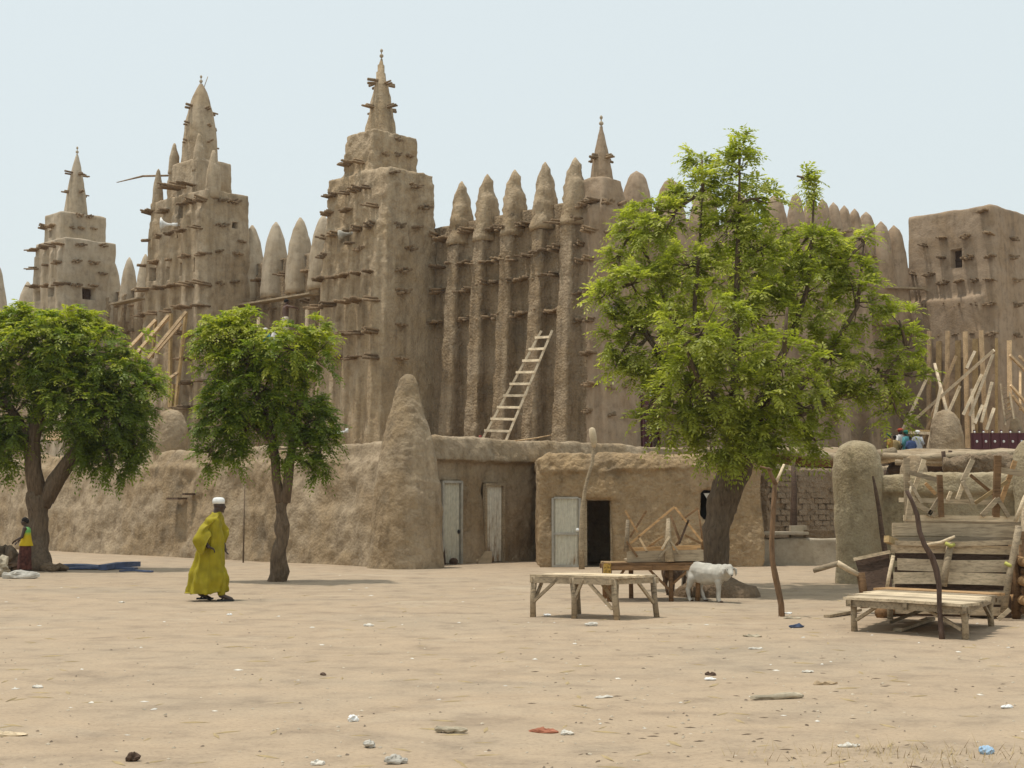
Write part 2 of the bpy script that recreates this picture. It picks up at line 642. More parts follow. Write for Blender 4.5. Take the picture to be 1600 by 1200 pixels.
def sand_material():
    m, nt, b, out = new_mat('trodden_sand')
    geo = N(nt, 'ShaderNodeNewGeometry')
    P = geo.outputs['Position']
    mp = N(nt, 'ShaderNodeMapping')
    mp.inputs['Scale'].default_value = (0.26, 0.34, 1)
    mp.inputs['Rotation'].default_value = (0, 0, R(9))
    nt.links.new(P, mp.inputs[0])
    big = N(nt, 'ShaderNodeTexNoise', Scale=1.0, Detail=6.0, Roughness=0.62, Distortion=0.5)
    nt.links.new(mp.outputs[0], big.inputs['Vector'])
    mid = N(nt, 'ShaderNodeTexNoise', Scale=1.7, Detail=7.0, Roughness=0.68)
    nt.links.new(P, mid.inputs['Vector'])
    fine = N(nt, 'ShaderNodeTexNoise', Scale=26.0, Detail=5.0, Roughness=0.75)
    nt.links.new(P, fine.inputs['Vector'])
    mp3 = N(nt, 'ShaderNodeMapping')
    mp3.inputs['Scale'].default_value = (0.7, 1.1, 1)
    mp3.inputs['Rotation'].default_value = (0, 0, R(-14))
    nt.links.new(P, mp3.inputs[0])
    trk = N(nt, 'ShaderNodeTexNoise', Scale=1.1, Detail=5.0, Roughness=0.6, Distortion=1.2)
    nt.links.new(mp3.outputs[0], trk.inputs['Vector'])
    base = (0.350, 0.270, 0.186)
    c1 = ramp(nt, big.outputs[0], [(0.30, (0.318, 0.252, 0.178)), (0.45, base), (0.57, (0.352, 0.267, 0.181)), (0.74, (0.395, 0.322, 0.232))])
    c2 = ramp(nt, mid.outputs[0], [(0.30, (0.70, 0.70, 0.71)), (0.47, (1, 1, 1)), (0.72, (1.15, 1.14, 1.12))])
    c = mix(nt, 'MULTIPLY', 0.9, c1.outputs[0], c2.outputs[0])
    c3 = ramp(nt, trk.outputs[0], [(0.33, (0.74, 0.73, 0.73)), (0.48, (1, 1, 1)), (0.8, (1.06, 1.06, 1.05))])
    c = mix(nt, 'MULTIPLY', 0.5, c, c3.outputs[0])
    c4 = ramp(nt, fine.outputs[0], [(0.25, (0.62, 0.6, 0.58)), (0.45, (1, 1, 1)), (0.75, (1.16, 1.16, 1.15))])
    c = mix(nt, 'MULTIPLY', 0.9, c, c4.outputs[0])
    # wheel tracks: faint pairs of worn arcs
    trk_h = None
    for cx, cy, r0 in ((-14.0, 6.0, 9.4), (-14.0, 6.0, 11.0), (5.0, 31.0, 15.5), (5.0, 31.0, 17.1), (16.0, 3.0, 15.0)):
        vd = N(nt, 'ShaderNodeVectorMath', operation='DISTANCE')
        nt.links.new(mix(nt, 'ADD', 0.5, P, mid.outputs['Color']), vd.inputs[0])
        vd.inputs[1].default_value = (cx + .25, cy + .25, 0.25)
        sb = N(nt, 'ShaderNodeMath', operation='SUBTRACT')
        sb.inputs[1].default_value = r0
        nt.links.new(vd.outputs['Value'], sb.inputs[0])
        ab_ = N(nt, 'ShaderNodeMath', operation='ABSOLUTE')
        nt.links.new(sb.outputs[0], ab_.inputs[0])
        rp = ramp(nt, ab_.outputs[0], [(0.06, (1, 1, 1)), (0.20, (0, 0, 0))])
        brk = ramp(nt, big.outputs[0], [(0.45, (0, 0, 0)), (0.6, (.5, .5, .5))])
        f_ = mix(nt, 'MULTIPLY', 1.0, rp.outputs[0], brk.outputs[0])
        c = mix(nt, 'MIX', f_, c, (0.29, 0.225, 0.155))
    v1 = N(nt, 'ShaderNodeTexVoronoi', Scale=5.5)
    nt.links.new(P, v1.inputs['Vector'])
    s1 = ramp(nt, v1.outputs['Distance'], [(0.05, (1, 1, 1)), (0.085, (0, 0, 0))])
    pick = N(nt, 'ShaderNodeSeparateColor')
    nt.links.new(v1.outputs['Color'], pick.inputs[0])
    dk = ramp(nt, pick.outputs[0], [(0.72, (0, 0, 0)), (0.74, (1, 1, 1))])
    f1 = mix(nt, 'MULTIPLY', 1.0, s1.outputs[0], dk.outputs[0])
    c = mix(nt, 'MIX', f1, c, (0.19, 0.15, 0.11))
    lt = ramp(nt, pick.outputs[1], [(0.84, (0, 0, 0)), (0.86, (1, 1, 1))])
    f2 = mix(nt, 'MULTIPLY', 1.0, s1.outputs[0], lt.outputs[0])
    c = mix(nt, 'MIX', f2, c, (0.52, 0.46, 0.37))
    nt.links.new(c, b.inputs['Base Color'])
    a = N(nt, 'ShaderNodeMath', operation='ADD')
    nt.links.new(mid.outputs[0], a.inputs[0])
    k = N(nt, 'ShaderNodeMath', operation='MULTIPLY')
    k.inputs[1].default_value = 0.35
    nt.links.new(fine.outputs[0], k.inputs[0])
    nt.links.new(k.outputs[0], a.inputs[1])
    a2 = N(nt, 'ShaderNodeMath', operation='ADD')
    nt.links.new(a.outputs[0], a2.inputs[0])
    nt.links.new(trk.outputs[0], a2.inputs[1])
    foot = N(nt, 'ShaderNodeTexVoronoi', Scale=2.6)
    foot.feature = 'SMOOTH_F1'
    warp = N(nt, 'ShaderNodeTexNoise', Scale=1.2, Detail=3.0)
    nt.links.new(P, warp.inputs['Vector'])
    wv = mix(nt, 'ADD', 0.6, P, warp.outputs['Color'])
    nt.links.new(wv, foot.inputs['Vector'])
    k2 = N(nt, 'ShaderNodeMath', operation='MULTIPLY_ADD')
    k2.inputs[1].default_value = 0.8
    nt.links.new(foot.outputs['Distance'], k2.inputs[0])
    nt.links.new(a2.outputs[0], k2.inputs[2])
    bp = N(nt, 'ShaderNodeBump', Strength=0.35, Distance=0.10)
    nt.links.new(k2.outputs[0], bp.inputs['Height'])
    nt.links.new(bp.outputs[0], b.inputs['Normal'])
    return m


M['sand'] = sand_material()
link_mesh('ground', gm, 'sand', None, False, 'structure')

# ================================================================ MOSQUE
TZ = 3.1                                            # level of the terrace the mosque stands on
mosque = thing('mosque', ab(4, 10, TZ), 'huge tan mud mosque with three tapering towers and rows of jutting beam bundles', 'mosque')
NF = -BX                                            # outward normal of the front facade
NS = -AX                                            # outward normal of the side facade


def a_at(px, b, py=400):
    p = on_plane(px, py, ab(0, b), NF)
    return (p - ORG).dot(AX)


def b_at(px, a, py=400):
    p = on_plane(px, py, ab(a, 0), NS)
    return (p - ORG).dot(BX)


def block(mb, z0, b0, corner, left, right, grow=0.0, b_in=0.0):
    """a storey of a tower, measured at the top: its near corner, the far ends of its front and of its side"""
    a0 = a_at(corner[0], b0, corner[1])
    a1 = a_at(left[0], b0, left[1])
    b1 = b_at(right[0], a0, right[1])
    z1 = on_plane(corner[0], corner[1], ab(0, b0), NF).z
    frustum(mb, a0 - grow, a1 + grow, b0 - b_in - grow, b1 + grow, z0, z1, grow, grow + b_in, grow, grow)
    return a0, a1, b1, z1


# ---- beam bundles: shared meshes, x = outwards from the wall
def bundle_mesh(i, n, width, length):
    mb = MB()
    length *= .88
    width *= .9
    r = random.Random(40 + i)
    for k in range(n):
        y = (k / max(n - 1, 1) - 0.5) * width + r.uniform(-.02, .02)
        z = r.uniform(-.07, .07)
        L = length * r.uniform(0.6, 1.2)
        rad = r.uniform(.042, .066)
        mb.tube([(-0.45, y * 0.9, z), (L, y * 1.08, z + r.uniform(-.05, .05))], [rad, rad * 0.9], 6)
    return mb.mesh('beam')


BUNDLES = [bundle_mesh(i, n, w, l) for i, (n, w, l) in enumerate([(6, .50, .62), (5, .42, .70), (7, .56, .58), (6, .46, .52), (4, .32, .66)])]
SINGLES = [bundle_mesh(10 + i, n, w, l) for i, (n, w, l) in enumerate([(2, .10, .60), (2, .13, .75), (3, .16, .68)])]
for me in BUNDLES + SINGLES:
    me.materials.append(M['toron'])


def beam_at(p, n, parent, short=1.0, single=False, wide=1.0):
    me = random.choice(SINGLES if single else BUNDLES)
    o = bpy.data.objects.new('beam', me)
    COL.objects.link(o)
    y = Vector((0, 0, 1)).cross(n).normalized()
    rot = Matrix((n, y, Vector((0, 0, 1)))).transposed().to_4x4()
    o.matrix_basis = (Matrix.Translation(p) @ rot @ Matrix.Rotation(random.uniform(-.16, .16), 4, 'Z') @
                      Matrix.Rotation(random.uniform(-.08, .12), 4, 'Y') @ Matrix.Diagonal((short * random.uniform(.75, 1.15), wide * random.uniform(.8, 1.1), random.uniform(.8, 1.1), 1)))
    attach(o, parent)
    return o


def beams_px(pts, p0, n, parent, **kw):
    for px, py in pts:
        beam_at(on_plane(px, py, p0 + n * .22, n) - n * .22, n, parent, **kw)


def row(x0, y0, x1, y1, n):
    return [(x0 + (x1 - x0) * (k / max(n - 1, 1)) ** 1.06, y0 + (y1 - y0) * k / max(n - 1, 1)) for k in range(n)]


def hole(mb, px, py, w, h, p0, n, depth=0.9):
    """a cutter for an opening seen at a measured place of a wall plane"""
    c = on_plane(px, py, p0, n)
    y = Vector((0, 0, 1)).cross(n).normalized()
    mb.box(c, n * depth, y * (w / 2), Vector((0, 0, h / 2)))
    return c


def window_panel(c, w, h, n, parent, depth=0.55):
    mb = MB()
    y = Vector((0, 0, 1)).cross(n).normalized()
    q = c - n * depth
    mb.box(q, n * .03, y * (w / 2 + .05), Vector((0, 0, h / 2 + .05)))
    mb.box(q + n * .05, n * .025, y * .03, Vector((0, 0, h / 2 + .04)))
    mb.box(q + n * .05, n * .024, y * (w / 2 + .04), Vector((0, 0, .03)))
    return mb.build('window', 'dark_wood', parent)


# ---- pinnacles
def pinnacle_mesh(seed, w, h, rough, power=2.4, bullet=0.62, sharp=1.7):
    mb = MB()
    prof = []
    n = 18
    for i in range(n + 1):
        k = i / n
        r = w / 2 * (1 - k ** sharp) ** bullet
        prof.append((max(r, 0.03), h * k))
    mb.lathe((0, 0, 0), prof, 18, 1.0, 0.85, power)
    me = mb.mesh('pinnacle')
    displace(me, rough, 2.2, seed)
    displace(me, rough * 0.5, 7.0, seed + 5)
    return me


PIN_ROUGH = [pinnacle_mesh(i * 3.3, 1.05, 3.0, .10, 2.6, .72) for i in range(3)]
PIN_SMOOTH = [pinnacle_mesh(20 + i * 3.3, 1.0, 3.0, .03, 2.2, .58, 2.0) for i in range(2)]
PIN_SIDE = [pinnacle_mesh(40 + i * 3.3, 1.05, 3.0, .04, 2.4, .46, 2.4) for i in range(2)]
PIN_SMALL = [pinnacle_mesh(60 + i * 3.3, 0.72, 1.6, .05, 2.2, .62) for i in range(2)]
for me in PIN_ROUGH:
    me.materials.append(M['mosque_rough'])
for me in PIN_SMOOTH:
    me.materials.append(M['mosque_pale'])
for me in PIN_SIDE:
    me.materials.append(M['mosque_side'])
for me in PIN_SMALL:
    me.materials.append(M['mosque'])


def pinnacle(meshes, p, tip_z, parent=None, wide=1.0):
    me = random.choice(meshes)
    h = max(v.co.z for v in me.vertices)
    o = bpy.data.objects.new('pinnacle', me)
    COL.objects.link(o)
    s = (tip_z - p.z) / h
    o.matrix_basis = Matrix.Translation(p) @ FRAME @ Matrix.Diagonal((wide, wide, s, 1))
    attach(o, parent or mosque)
    return o


def z_of(py, d):
    r = ray(800, py)
    return EYE + r.z / r.y * d


# ---- spires
def spire(c, z0, z1, w, parent, mat, bullet=(1.3, .8), rough=.04, ringed=False, rot=0.0):
    mb = MB()
    prof = []
    n = 20
    for i in range(n + 1):
        k = i / n
        r = w / 2 * (1 - .97 * k ** bullet[0]) ** bullet[1]
        prof.append((max(r, .05), z0 + (z1 - z0) * k))
    if ringed:                                        # stepped tip of three drums
        prof = [(w / 2 * (1 - 0.62 * i / 12), z0 + (z1 - z0) * 0.73 * i / 12) for i in range(13)]
        zt = lambda k: z0 + (z1 - z0) * k
        prof += [(.20, zt(.74)), (.19, zt(.83)), (.13, zt(.84)), (.12, zt(.92)), (.07, zt(.93)), (.05, zt(1.0))]
    mb.lathe((c.x, c.y, 0), prof, 20, 1, 1, 2.5, R(45))
    me = mb.mesh('spire')
    displace(me, rough, 2.5, z1)
    displace(me, rough * .5, 8.0, z1 + 3)
    o = link_mesh('spire', me, mat, parent)
    fb = MB()
    fb.tube([(c.x, c.y, z1 - .1), (c.x, c.y, z1 + .42)], .022, 6)
    fb.blob((c.x, c.y, z1 + .12), .085, .085, .085, 8, 6)
    fb.blob((c.x, c.y, z1 + .34), .06, .06, .075, 8, 6)
    return o, fb


def spire_beams(c, zs, r_at, parent, L=0.75, rot=0.0):
    for z in zs:
        for k in range(4):
            n = Matrix.Rotation(rot + k * math.pi / 2, 3, 'Z') @ NF
            beam_at(Vector((c.x, c.y, z)) + n * r_at(z), n, parent, L * 1.2, True)


def ribs(mb, a0, a1, n, b, z0, z1, w=.34, deep=.2, lean=0.0, lean_a=0.0):
    for k in range(n):
        a = a0 + (a1 - a0) * (k + .5) / n
        mb.hexa([ab(a - w / 2, b - deep, z0), ab(a - w / 2, b + .5, z0), ab(a + w / 2, b + .5, z0), ab(a + w / 2, b - deep, z0),
                 ab(a - w / 2 - lean_a * 0, b - deep + lean, z1), ab(a - w / 2, b + .5 + lean, z1), ab(a + w / 2, b + .5 + lean, z1), ab(a + w / 2, b - deep + lean, z1)])


# ---------------------------------------------------------------- nearest tower
mb = MB()
s0, s1, sb_, sz_ = block(mb, 11.2, .36, (606, 258), (512, 280), (680, 264), .05, .08)
u0, u1, ub, uz = block(mb, 13.6, .66, (583, 199), (538, 208), (653, 209), .05)
g1 = a_at(484, -.1, 560)
frustum(mb, -.02, g1, -.12, 3.3, TZ - .3, 12.2, .0 + s0, .42, g1 - s1 - .25, .3)
for k in range(5):
    a = .55 + k * (g1 - 1.1) / 4
    at = s0 + .3 + k * (s1 - s0 - .7) / 4 + .1
    w = .34
    mb.hexa([ab(a - w / 2, -.30, TZ), ab(a - w / 2, .4, TZ), ab(a + w / 2, .4, TZ), ab(a + w / 2, -.30, TZ),
             ab(at - w / 2, .14, 12.6), ab(at - w / 2, .7, 12.6), ab(at + w / 2, .7, 12.6), ab(at + w / 2, .14, 12.6)])
cut = MB()
P3 = ab(0, .28)
wc = hole(cut, 543, 369, .42, .50, P3, NF)
up = lambda co: np.clip((co[:, 2] - 9.0) / 2.5, 0.25, 1.0)
me = remeshed(mb, .085, 4, cut, [(.06, .9, 3.0), (.06, 2.6, 8.0, up), (.05, 6.5, 14.0, up)], 'tower')
tower_near = link_mesh('tower', me, 'mosque_rough', mosque)
tower_near['label'] = 'heavily eroded nearest tower'
window_panel(wc, .42, .50, NF, tower_near)
front = [(510, 304), (533, 300), (551, 296), (566, 291), (508, 333), (538, 328), (578, 320), (502, 370), (520, 366), (556, 357), (576, 352),
         (502, 399), (559, 387), (545, 380)] + row(497, 436, 571, 424, 5) + row(491, 478, 573, 466, 5) + row(493, 523, 573, 517, 5) + row(492, 560, 575, 556, 4)
beams_px(front[:14], ab(0, .25), NF, tower_near, short=.85)
beams_px(front[14:19], ab(0, .02), NF, tower_near)
beams_px(front[19:], ab(0, -.12), NF, tower_near)
beams_px([(537, 255), (558, 252)], ab(0, .62), NF, tower_near)
beams_px([(652, 290), (667, 322), (628, 352), (656, 354), (644, 386), (620, 268)], ab(s0 - .02, 0), NS, tower_near, short=.55)
beams_px([(633, 420), (632, 455), (632, 507), (630, 560)], ab(-.02, 0), NS, tower_near, short=.7)
beams_px([(605, 238), (625, 241), (644, 243), (626, 215)], ab(u0, 0), NS, tower_near, short=.45, wide=.6)
sc_ = ab((u0 + u1) / 2 + .02, (.66 + ub) / 2)
sp, fb = spire(sc_, uz - .25, z_of(92, sc_.y), 1.32, tower_near, 'mosque_rough', rough=.06, ringed=True)
fb.build('finial', 'mosque_pale', tower_near)
spire_beams(sc_, (z_of(170, sc_.y), z_of(131, sc_.y)), lambda z: .50 - (z - 16.9) * .13, tower_near)

# ---------------------------------------------------------------- middle tower
mb = MB()
s0, s1, sb_, sz_ = block(mb, 11.6, .28, (323, 294), (235, 314), (390, 300), .05, .05)
u0, u1, ub, uz = block(mb, 14.2, .80, (308, 245), (261, 254), (363, 252), .04)
g0, g1 = a_at(325, -.05, 560), a_at(212, -.05, 560)
frustum(mb, g0, g1, -.05, 3.3, TZ - .3, 12.8, s0 - g0, .34, g1 - s1 - .2, .25)
for k in range(5):
    a = g0 + .7 + k * (g1 - g0 - 1.3) / 4
    at = s0 + .45 + k * (s1 - s0 - .8) / 4
    w = .40
    mb.hexa([ab(a - w / 2, -.30, TZ), ab(a - w / 2, .4, TZ), ab(a + w / 2, .4, TZ), ab(a + w / 2, -.30, TZ),
             ab(at - w / 2, .10, sz_ - .9), ab(at - w / 2, .7, sz_ - .9), ab(at + w / 2, .7, sz_ - .9), ab(at + w / 2, .10, sz_ - .9)])
cut = MB()
wins = []
for px, py in [(243, 429), (265, 427), (286, 421), (307, 414), (282, 331)]:
    wins.append((hole(cut, px, py, .36, .62, ab(0, .25), NF), .36, .62, NF))
wins.append((hole(cut, 367, 352, .3, .3, ab(s0, 0), NS), .3, .3, NS))
me = remeshed(mb, .09, 4, cut, [(.06, .8, 13.0), (.035, 2.4, 28.0), (.025, 6.0, 34.0)], 'tower')
tower_mid = link_mesh('tower', me, 'mosque', mosque)
for c, w, h, n in wins:
    window_panel(c, w, h, n, tower_mid)
fr = row(228, 331, 252, 329, 2) + [(283, 318), (296, 315), (311, 312)]
fr += row(228, 375, 307, 355, 5)
fr += row(223, 415, 310, 396, 5)
beams_px(fr, ab(0, .22), NF, tower_mid)
beams_px(row(222, 452, 307, 441, 5) + row(217, 492, 305, 477, 5), ab(0, -.02), NF, tower_mid)
beams_px([(283, 521), (303, 520), (285, 560), (305, 558), (286, 597), (308, 595), (284, 636), (306, 634), (284, 671)], ab(0, -.2), NF, tower_mid)
beams_px([(258, 291), (270, 288), (283, 286)], ab(0, .3), NF, tower_mid)
beams_px([(352, 312), (369, 313), (350, 350), (382, 377), (346, 392), (375, 396), (345, 441), (370, 440)], ab(s0 - .05, 0), NS, tower_mid, short=.45)
sc2 = ab((u0 + u1) / 2, (.8 + ub) / 2)
sp2, fb = spire(sc2, uz - .3, z_of(131, sc2.y), 1.62, tower_mid, 'mosque', bullet=(2.2, .75), rough=.03)
tz_ = z_of(131, sc2.y)
fb.tube([(sc2.x + .12, sc2.y, tz_ - .25), (sc2.x + .32, sc2.y, tz_ + .35)], .02, 6)
fb.build('finial', 'mosque_pale', tower_mid)
spire_beams(sc2, [z_of(y, sc2.y) for y in (226, 198, 171)], lambda z: .66 - (z - uz) * .06, tower_mid, 0.6)
for px, tip, a, b_, z0, w in [(242, 264, s1 - .3, .5, sz_ - .4, .8), (270, 224, u1 - .3, 1.0, uz - .4, .8), (313, 209, u0 + .25, 1.05, uz - .6, .85), (334, 235, s0 + .2, .75, sz_ - .4, 1.1)]:
    q = ab(a, b_, z0)
    pinnacle(PIN_SMALL, q, z_of(tip, q.y), tower_mid, w)
mb = MB()
e0 = on_plane(262, 272, ab(0, .7), NF)
mb.tube([e0 + BX * .4, e0 + NF * .6 + AX * 1.2, e0 + NF * 1.0 + AX * 2.9 + Vector((0, 0, -.1))], [.05, .05, .02], 6)
mb.build('drain_pole', 'toron', tower_mid)

# ---------------------------------------------------------------- farthest tower
mb = MB()
s0, s1, sb_, sz_ = block(mb, 11.6, .22, (102, 369), (56, 382), (181, 376), .03, .05)
u0, u1, ub, uz = block(mb, 14.2, .72, (95, 328), (69, 335), (167, 337), .03)
g0, g1 = a_at(105, -.05, 500), a_at(46, -.05, 500)
frustum(mb, g0, g1, -.1, 3.4, TZ - .3, 12.8, s0 - g0, .30, g1 - s1 - .1, .25)
for k in range(4):
    a = g0 + .6 + k * (g1 - g0 - 1.1) / 3
    at = s0 + .5 + k * (s1 - s0 - .8) / 3
    w = .34
    mb.hexa([ab(a - w / 2, -.28, TZ), ab(a - w / 2, .4, TZ), ab(a + w / 2, .4, TZ), ab(a + w / 2, -.28, TZ),
             ab(at - w / 2, .06, sz_ - .7), ab(at - w / 2, .7, sz_ - .7), ab(at + w / 2, .7, sz_ - .7), ab(at + w / 2, .06, sz_ - .7)])
cut = MB()
wins = [(hole(cut, 139, 459, .75, .62, ab(s0 - .05, 0), NS), .75, .62, NS)]
for px, py in [(63, 462), (83, 457)]:
    wins.append((hole(cut, px, py, .38, .5, ab(0, .2), NF), .38, .5, NF))
wins.append((hole(cut, 80, 366, .3, .4, ab(0, .76), NF), .3, .4, NF))
me = remeshed(mb, .09, 3, cut, [(.05, .8, 43.0), (.02, 3.0, 48.0)], 'tower')
tower_far = link_mesh('tower', me, 'mosque_pale', mosque)
for c, w, h, n in wins:
    window_panel(c, w, h, n, tower_far)
beams_px([(51, 390), (65, 386), (77, 383), (89, 381), (52, 418), (69, 414), (86, 410), (55, 448), (71, 446), (88, 443)], ab(0, .15), NF, tower_far)
beams_px([(66, 355), (79, 353)], ab(0, .76), NF, tower_far)
beams_px([(128, 381), (163, 382), (122, 407), (149, 410), (164, 427), (122, 444), (149, 446)], ab(s0 - .03, 0), NS, tower_far, short=.5)
beams_px([(127, 336), (142, 337), (114, 354), (130, 356), (150, 357)], ab(u0, 0), NS, tower_far, short=.35, wide=.7)
sc3 = ab((u0 + u1) / 2, (.72 + ub) / 2)
sp3, fb = spire(sc3, uz - .2, z_of(241, sc3.y), 1.2, tower_far, 'mosque_pale', bullet=(1.3, .8), rough=.02)
fb.build('finial', 'mosque_pale', tower_far)
spire_beams(sc3, (z_of(302, sc3.y), z_of(273, sc3.y)), lambda z: .46 - (z - 17) * .12, tower_far, .8)

# ---------------------------------------------------------------- front facade wall
WB = 2.9
mb = MB()
frustum(mb, -8.2, 40.0, WB - .3, 4.6, TZ - .3, 12.65, 0, .3, 0, .1)
near_pins = [(710, 283), (750, 272), (793, 265), (841, 253), (888, 246)]
pin_as = [a_at(px + 4, WB - .2) for px, _ in near_pins]
step = pin_as[0] - pin_as[1]
for a in pin_as:
    mb.hexa([ab(a - .36, WB - 1.0, TZ - .2), ab(a - .36, WB + .4, TZ - .2), ab(a + .36, WB + .4, TZ - .2), ab(a + .36, WB - 1.0, TZ - .2),
             ab(a - .29, WB - .40, 12.6), ab(a - .29, WB + .4, 12.6), ab(a + .29, WB + .4, 12.6), ab(a + .29, WB - .40, 12.6)])
far_pins = [(425, 347), (463, 340), (499, 336), (388, 352)]
far_pins2 = [(197, 402), (222, 397), (172, 408)]
far_as = [a_at(px, WB - .1) for px, _ in far_pins + far_pins2]
for a in far_as:
    mb.hexa([ab(a - .36, WB - .7, TZ - .2), ab(a - .36, WB + .4, TZ - .2), ab(a + .36, WB + .4, TZ - .2), ab(a + .36, WB - .7, TZ - .2),
             ab(a - .34, WB - .35, 12.4), ab(a - .34, WB + .4, 12.4), ab(a + .34, WB + .4, 12.4), ab(a + .34, WB - .35, 12.4)])
cut = MB()
wins = []
for px, py in [(722, 378), (765, 370), (807, 361), (861, 352)]:
    wins.append((hole(cut, px, py, .36, .36, ab(0, WB), NF), .36, .36, NF))
for px, py in [(399, 422), (438, 415), (474, 410), (207, 462), (181, 464)]:
    wins.append((hole(cut, px, py, .46, .5, ab(0, WB), NF), .46, .5, NF))
rough_near = lambda co: np.where((co - np.array(ORG)[None, :]) @ np.array(AX) < 1.0, 1.0, 0.25)
me = remeshed(mb, .10, 3, cut, [(.04, .8, 53.0, rough_near), (.035, 2.4, 58.0, rough_near), (.035, 6.5, 64.0, rough_near)], 'wall')
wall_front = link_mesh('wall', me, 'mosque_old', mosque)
for c, w, h, n in wins:
    window_panel(c, w, h, n, wall_front)
for (px, py), a in zip(near_pins, pin_as):
    q = ab(a, WB + .05, 11.7)
    pinnacle(PIN_ROUGH, q, z_of(py, q.y), mosque, 1.08)
for (px, py), a in zip(far_pins + far_pins2, far_as):
    q = ab(a, WB + .1, 10.9)
    pinnacle(PIN_SMOOTH, q, z_of(py, q.y), mosque, 1.35 if px > 300 else 1.05)
for px, py in [(42, 440), (-6, 412)]:
    a = a_at(px, WB)
    q = ab(a, WB + .1, 9.8)
    pinnacle(PIN_SMOOTH, q, z_of(py, q.y), mosque, 1.5)
R1 = [(669, 368), (688, 374), (725, 360), (768, 356), (782, 358), (812, 351), (868, 346), (890, 343)]
R2 = [(656, 424), (680, 417), (703, 412), (722, 410), (740, 411), (757, 409), (776, 405), (795, 403), (816, 398), (830, 397), (846, 393), (868, 388)]
R3 = [(660, 458), (680, 454), (712, 456), (728, 452), (752, 443), (768, 440), (794, 439), (812, 436), (838, 432), (860, 428)]
R4 = [(664, 506), (680, 502), (712, 500), (728, 497), (752, 497), (778, 495), (800, 491), (815, 488), (838, 487), (856, 486), (870, 485)]
for rr in (R1, R2, R3, R4):
    beams_px(rr, ab(0, WB - .18), NF, wall_front, short=.95, wide=1.12)
beams_px([(399, 437), (438, 428), (474, 423), (420, 484), (455, 478), (480, 470), (185, 480), (205, 477), (190, 519), (208, 516)], ab(0, WB - .15), NF, wall_front, short=.9)

# long boards laid on the beams between the towers
for x0, y0, x1, y1 in [(360, 480, 491, 459), (178, 476, 222, 466)]:
    mb = MB()
    p0, p1 = on_plane(x0, y0, ab(0, WB - .75), NF), on_plane(x1, y1, ab(0, WB - .75), NF)
    mb.plank(p0, p1, .55, .07)
    mb.build('board', 'grey_wood', mosque)

# ---------------------------------------------------------------- corner turret
mb = MB()
tc = ab(-8.05, 3.62)
ca, cb = -8.05, 3.62
frustum(mb, ca - .92, ca + .92, cb - .92, cb + .92, TZ - .3, 12.2, .16, .16)
frustum(mb, ca - .76, ca + .76, cb - .76, cb + .76, 12.0, z_of(281, 51.9), .22, .22)
frustum(mb, ca - .5, ca - .14, cb - 1.12, cb, TZ, 12.3, 0, .2)
frustum(mb, ca + .45, ca + .85, cb - 1.12, cb, TZ, 12.3, 0, .2)
me = remeshed(mb, .075, 8, None, [(.05, .9, 73.0), (.03, 3.0, 78.0)], 'turret')
turret = link_mesh('turret', me, 'mosque_side', mosque)
sp4, fb = spire(tc, z_of(284, tc.y) - .1, z_of(198, tc.y), .84, turret, 'mosque_side', bullet=(1.15, .85), rough=.02)
fb.build('finial', 'mosque_pale', turret)
spire_beams(tc, (z_of(247, tc.y),), lambda z: .28, turret, .42)
beams_px([(916, 312), (916, 359), (916, 404), (917, 454), (917, 499), (918, 553), (918, 600), (915, 642)], ab(0, cb - .98), NF, turret, short=.75, wide=.8)
beams_px([(901, 320), (901, 382), (900, 410), (899, 459), (898, 501)], ab(0, WB - .1), NF, turret, short=.7, wide=.8)
beams_px([(957, 313), (981, 316), (957, 361), (979, 362), (959, 404), (981, 406), (957, 603), (981, 604), (960, 648), (982, 650)], ab(ca - .80, 0), NS, turret, short=.4, wide=.75)

# ---------------------------------------------------------------- side facade wall
SA = -8.3
mb = MB()
frustum(mb, SA - .1, SA + 1.6, 3.2, 25.4, TZ - .3, 12.6, .1, 0, 0, 0)
side_pins = [(997, 267), (1050, 279), (1103, 291), (1156, 300), (1213, 304), (1246, 302), (1270, 307), (1288, 311), (1305, 316), (1322, 321), (1338, 326), (1356, 331)]
for px in [1060, 1110, 1162, 1213, 1262, 1313, 1360]:
    b = b_at(px, SA - .6)
    mb.hexa([ab(SA - .85, b - .42, TZ), ab(SA - .85, b + .42, TZ), ab(SA + .4, b + .42, TZ), ab(SA + .4, b - .42, TZ),
             ab(SA - .35, b - .34, 11.0), ab(SA - .35, b + .34, 11.0), ab(SA + .4, b + .34, 11.0), ab(SA + .4, b - .34, 11.0)])
cut = MB()
dcb = b_at(1011, SA)
dc = ab(SA, dcb, 4.15)
cut.box(dc, AX * .55, BX * .42, Vector((0, 0, 1.05)))
me = remeshed(mb, .10, 5, cut, [(.05, .8, 83.0), (.02, 3.0, 88.0)], 'wall')
wall_side = link_mesh('wall', me, 'mosque_side', mosque)
for px, py in side_pins:
    b = b_at(px, SA + .25)
    q = ab(SA + .3, b, 11.2)
    pinnacle(PIN_SIDE, q, z_of(py, q.y), mosque, 1.25 if px < 1230 else (.95 if px < 1340 else 1.2))
for px, py in [(1379, 346), (1399, 352)]:
    b = b_at(px, SA - .25)
    q = ab(SA - .2, b, 9.6)
    pinnacle(PIN_SIDE, q, z_of(py, q.y), mosque, 1.35)
beams_px([(1020, 360), (1045, 365), (1350, 398), (1364, 400), (1379, 402), (1300, 420), (1330, 430), (1346, 432), (1362, 434), (1376, 437), (1305, 360), (1325, 362)], ab(SA - .02, 0), NS, wall_side, short=.6)
mb = MB()
mb.plank(on_plane(1384, 449, ab(SA - .9, 0), NS), on_plane(1441, 451, ab(SA - .9, 0), NS), .3, .08)
mb.plank(on_plane(1440, 451, ab(SA - .95, 0), NS), on_plane(1466, 459, ab(SA - 1.3, 0), NS), .12, .08)
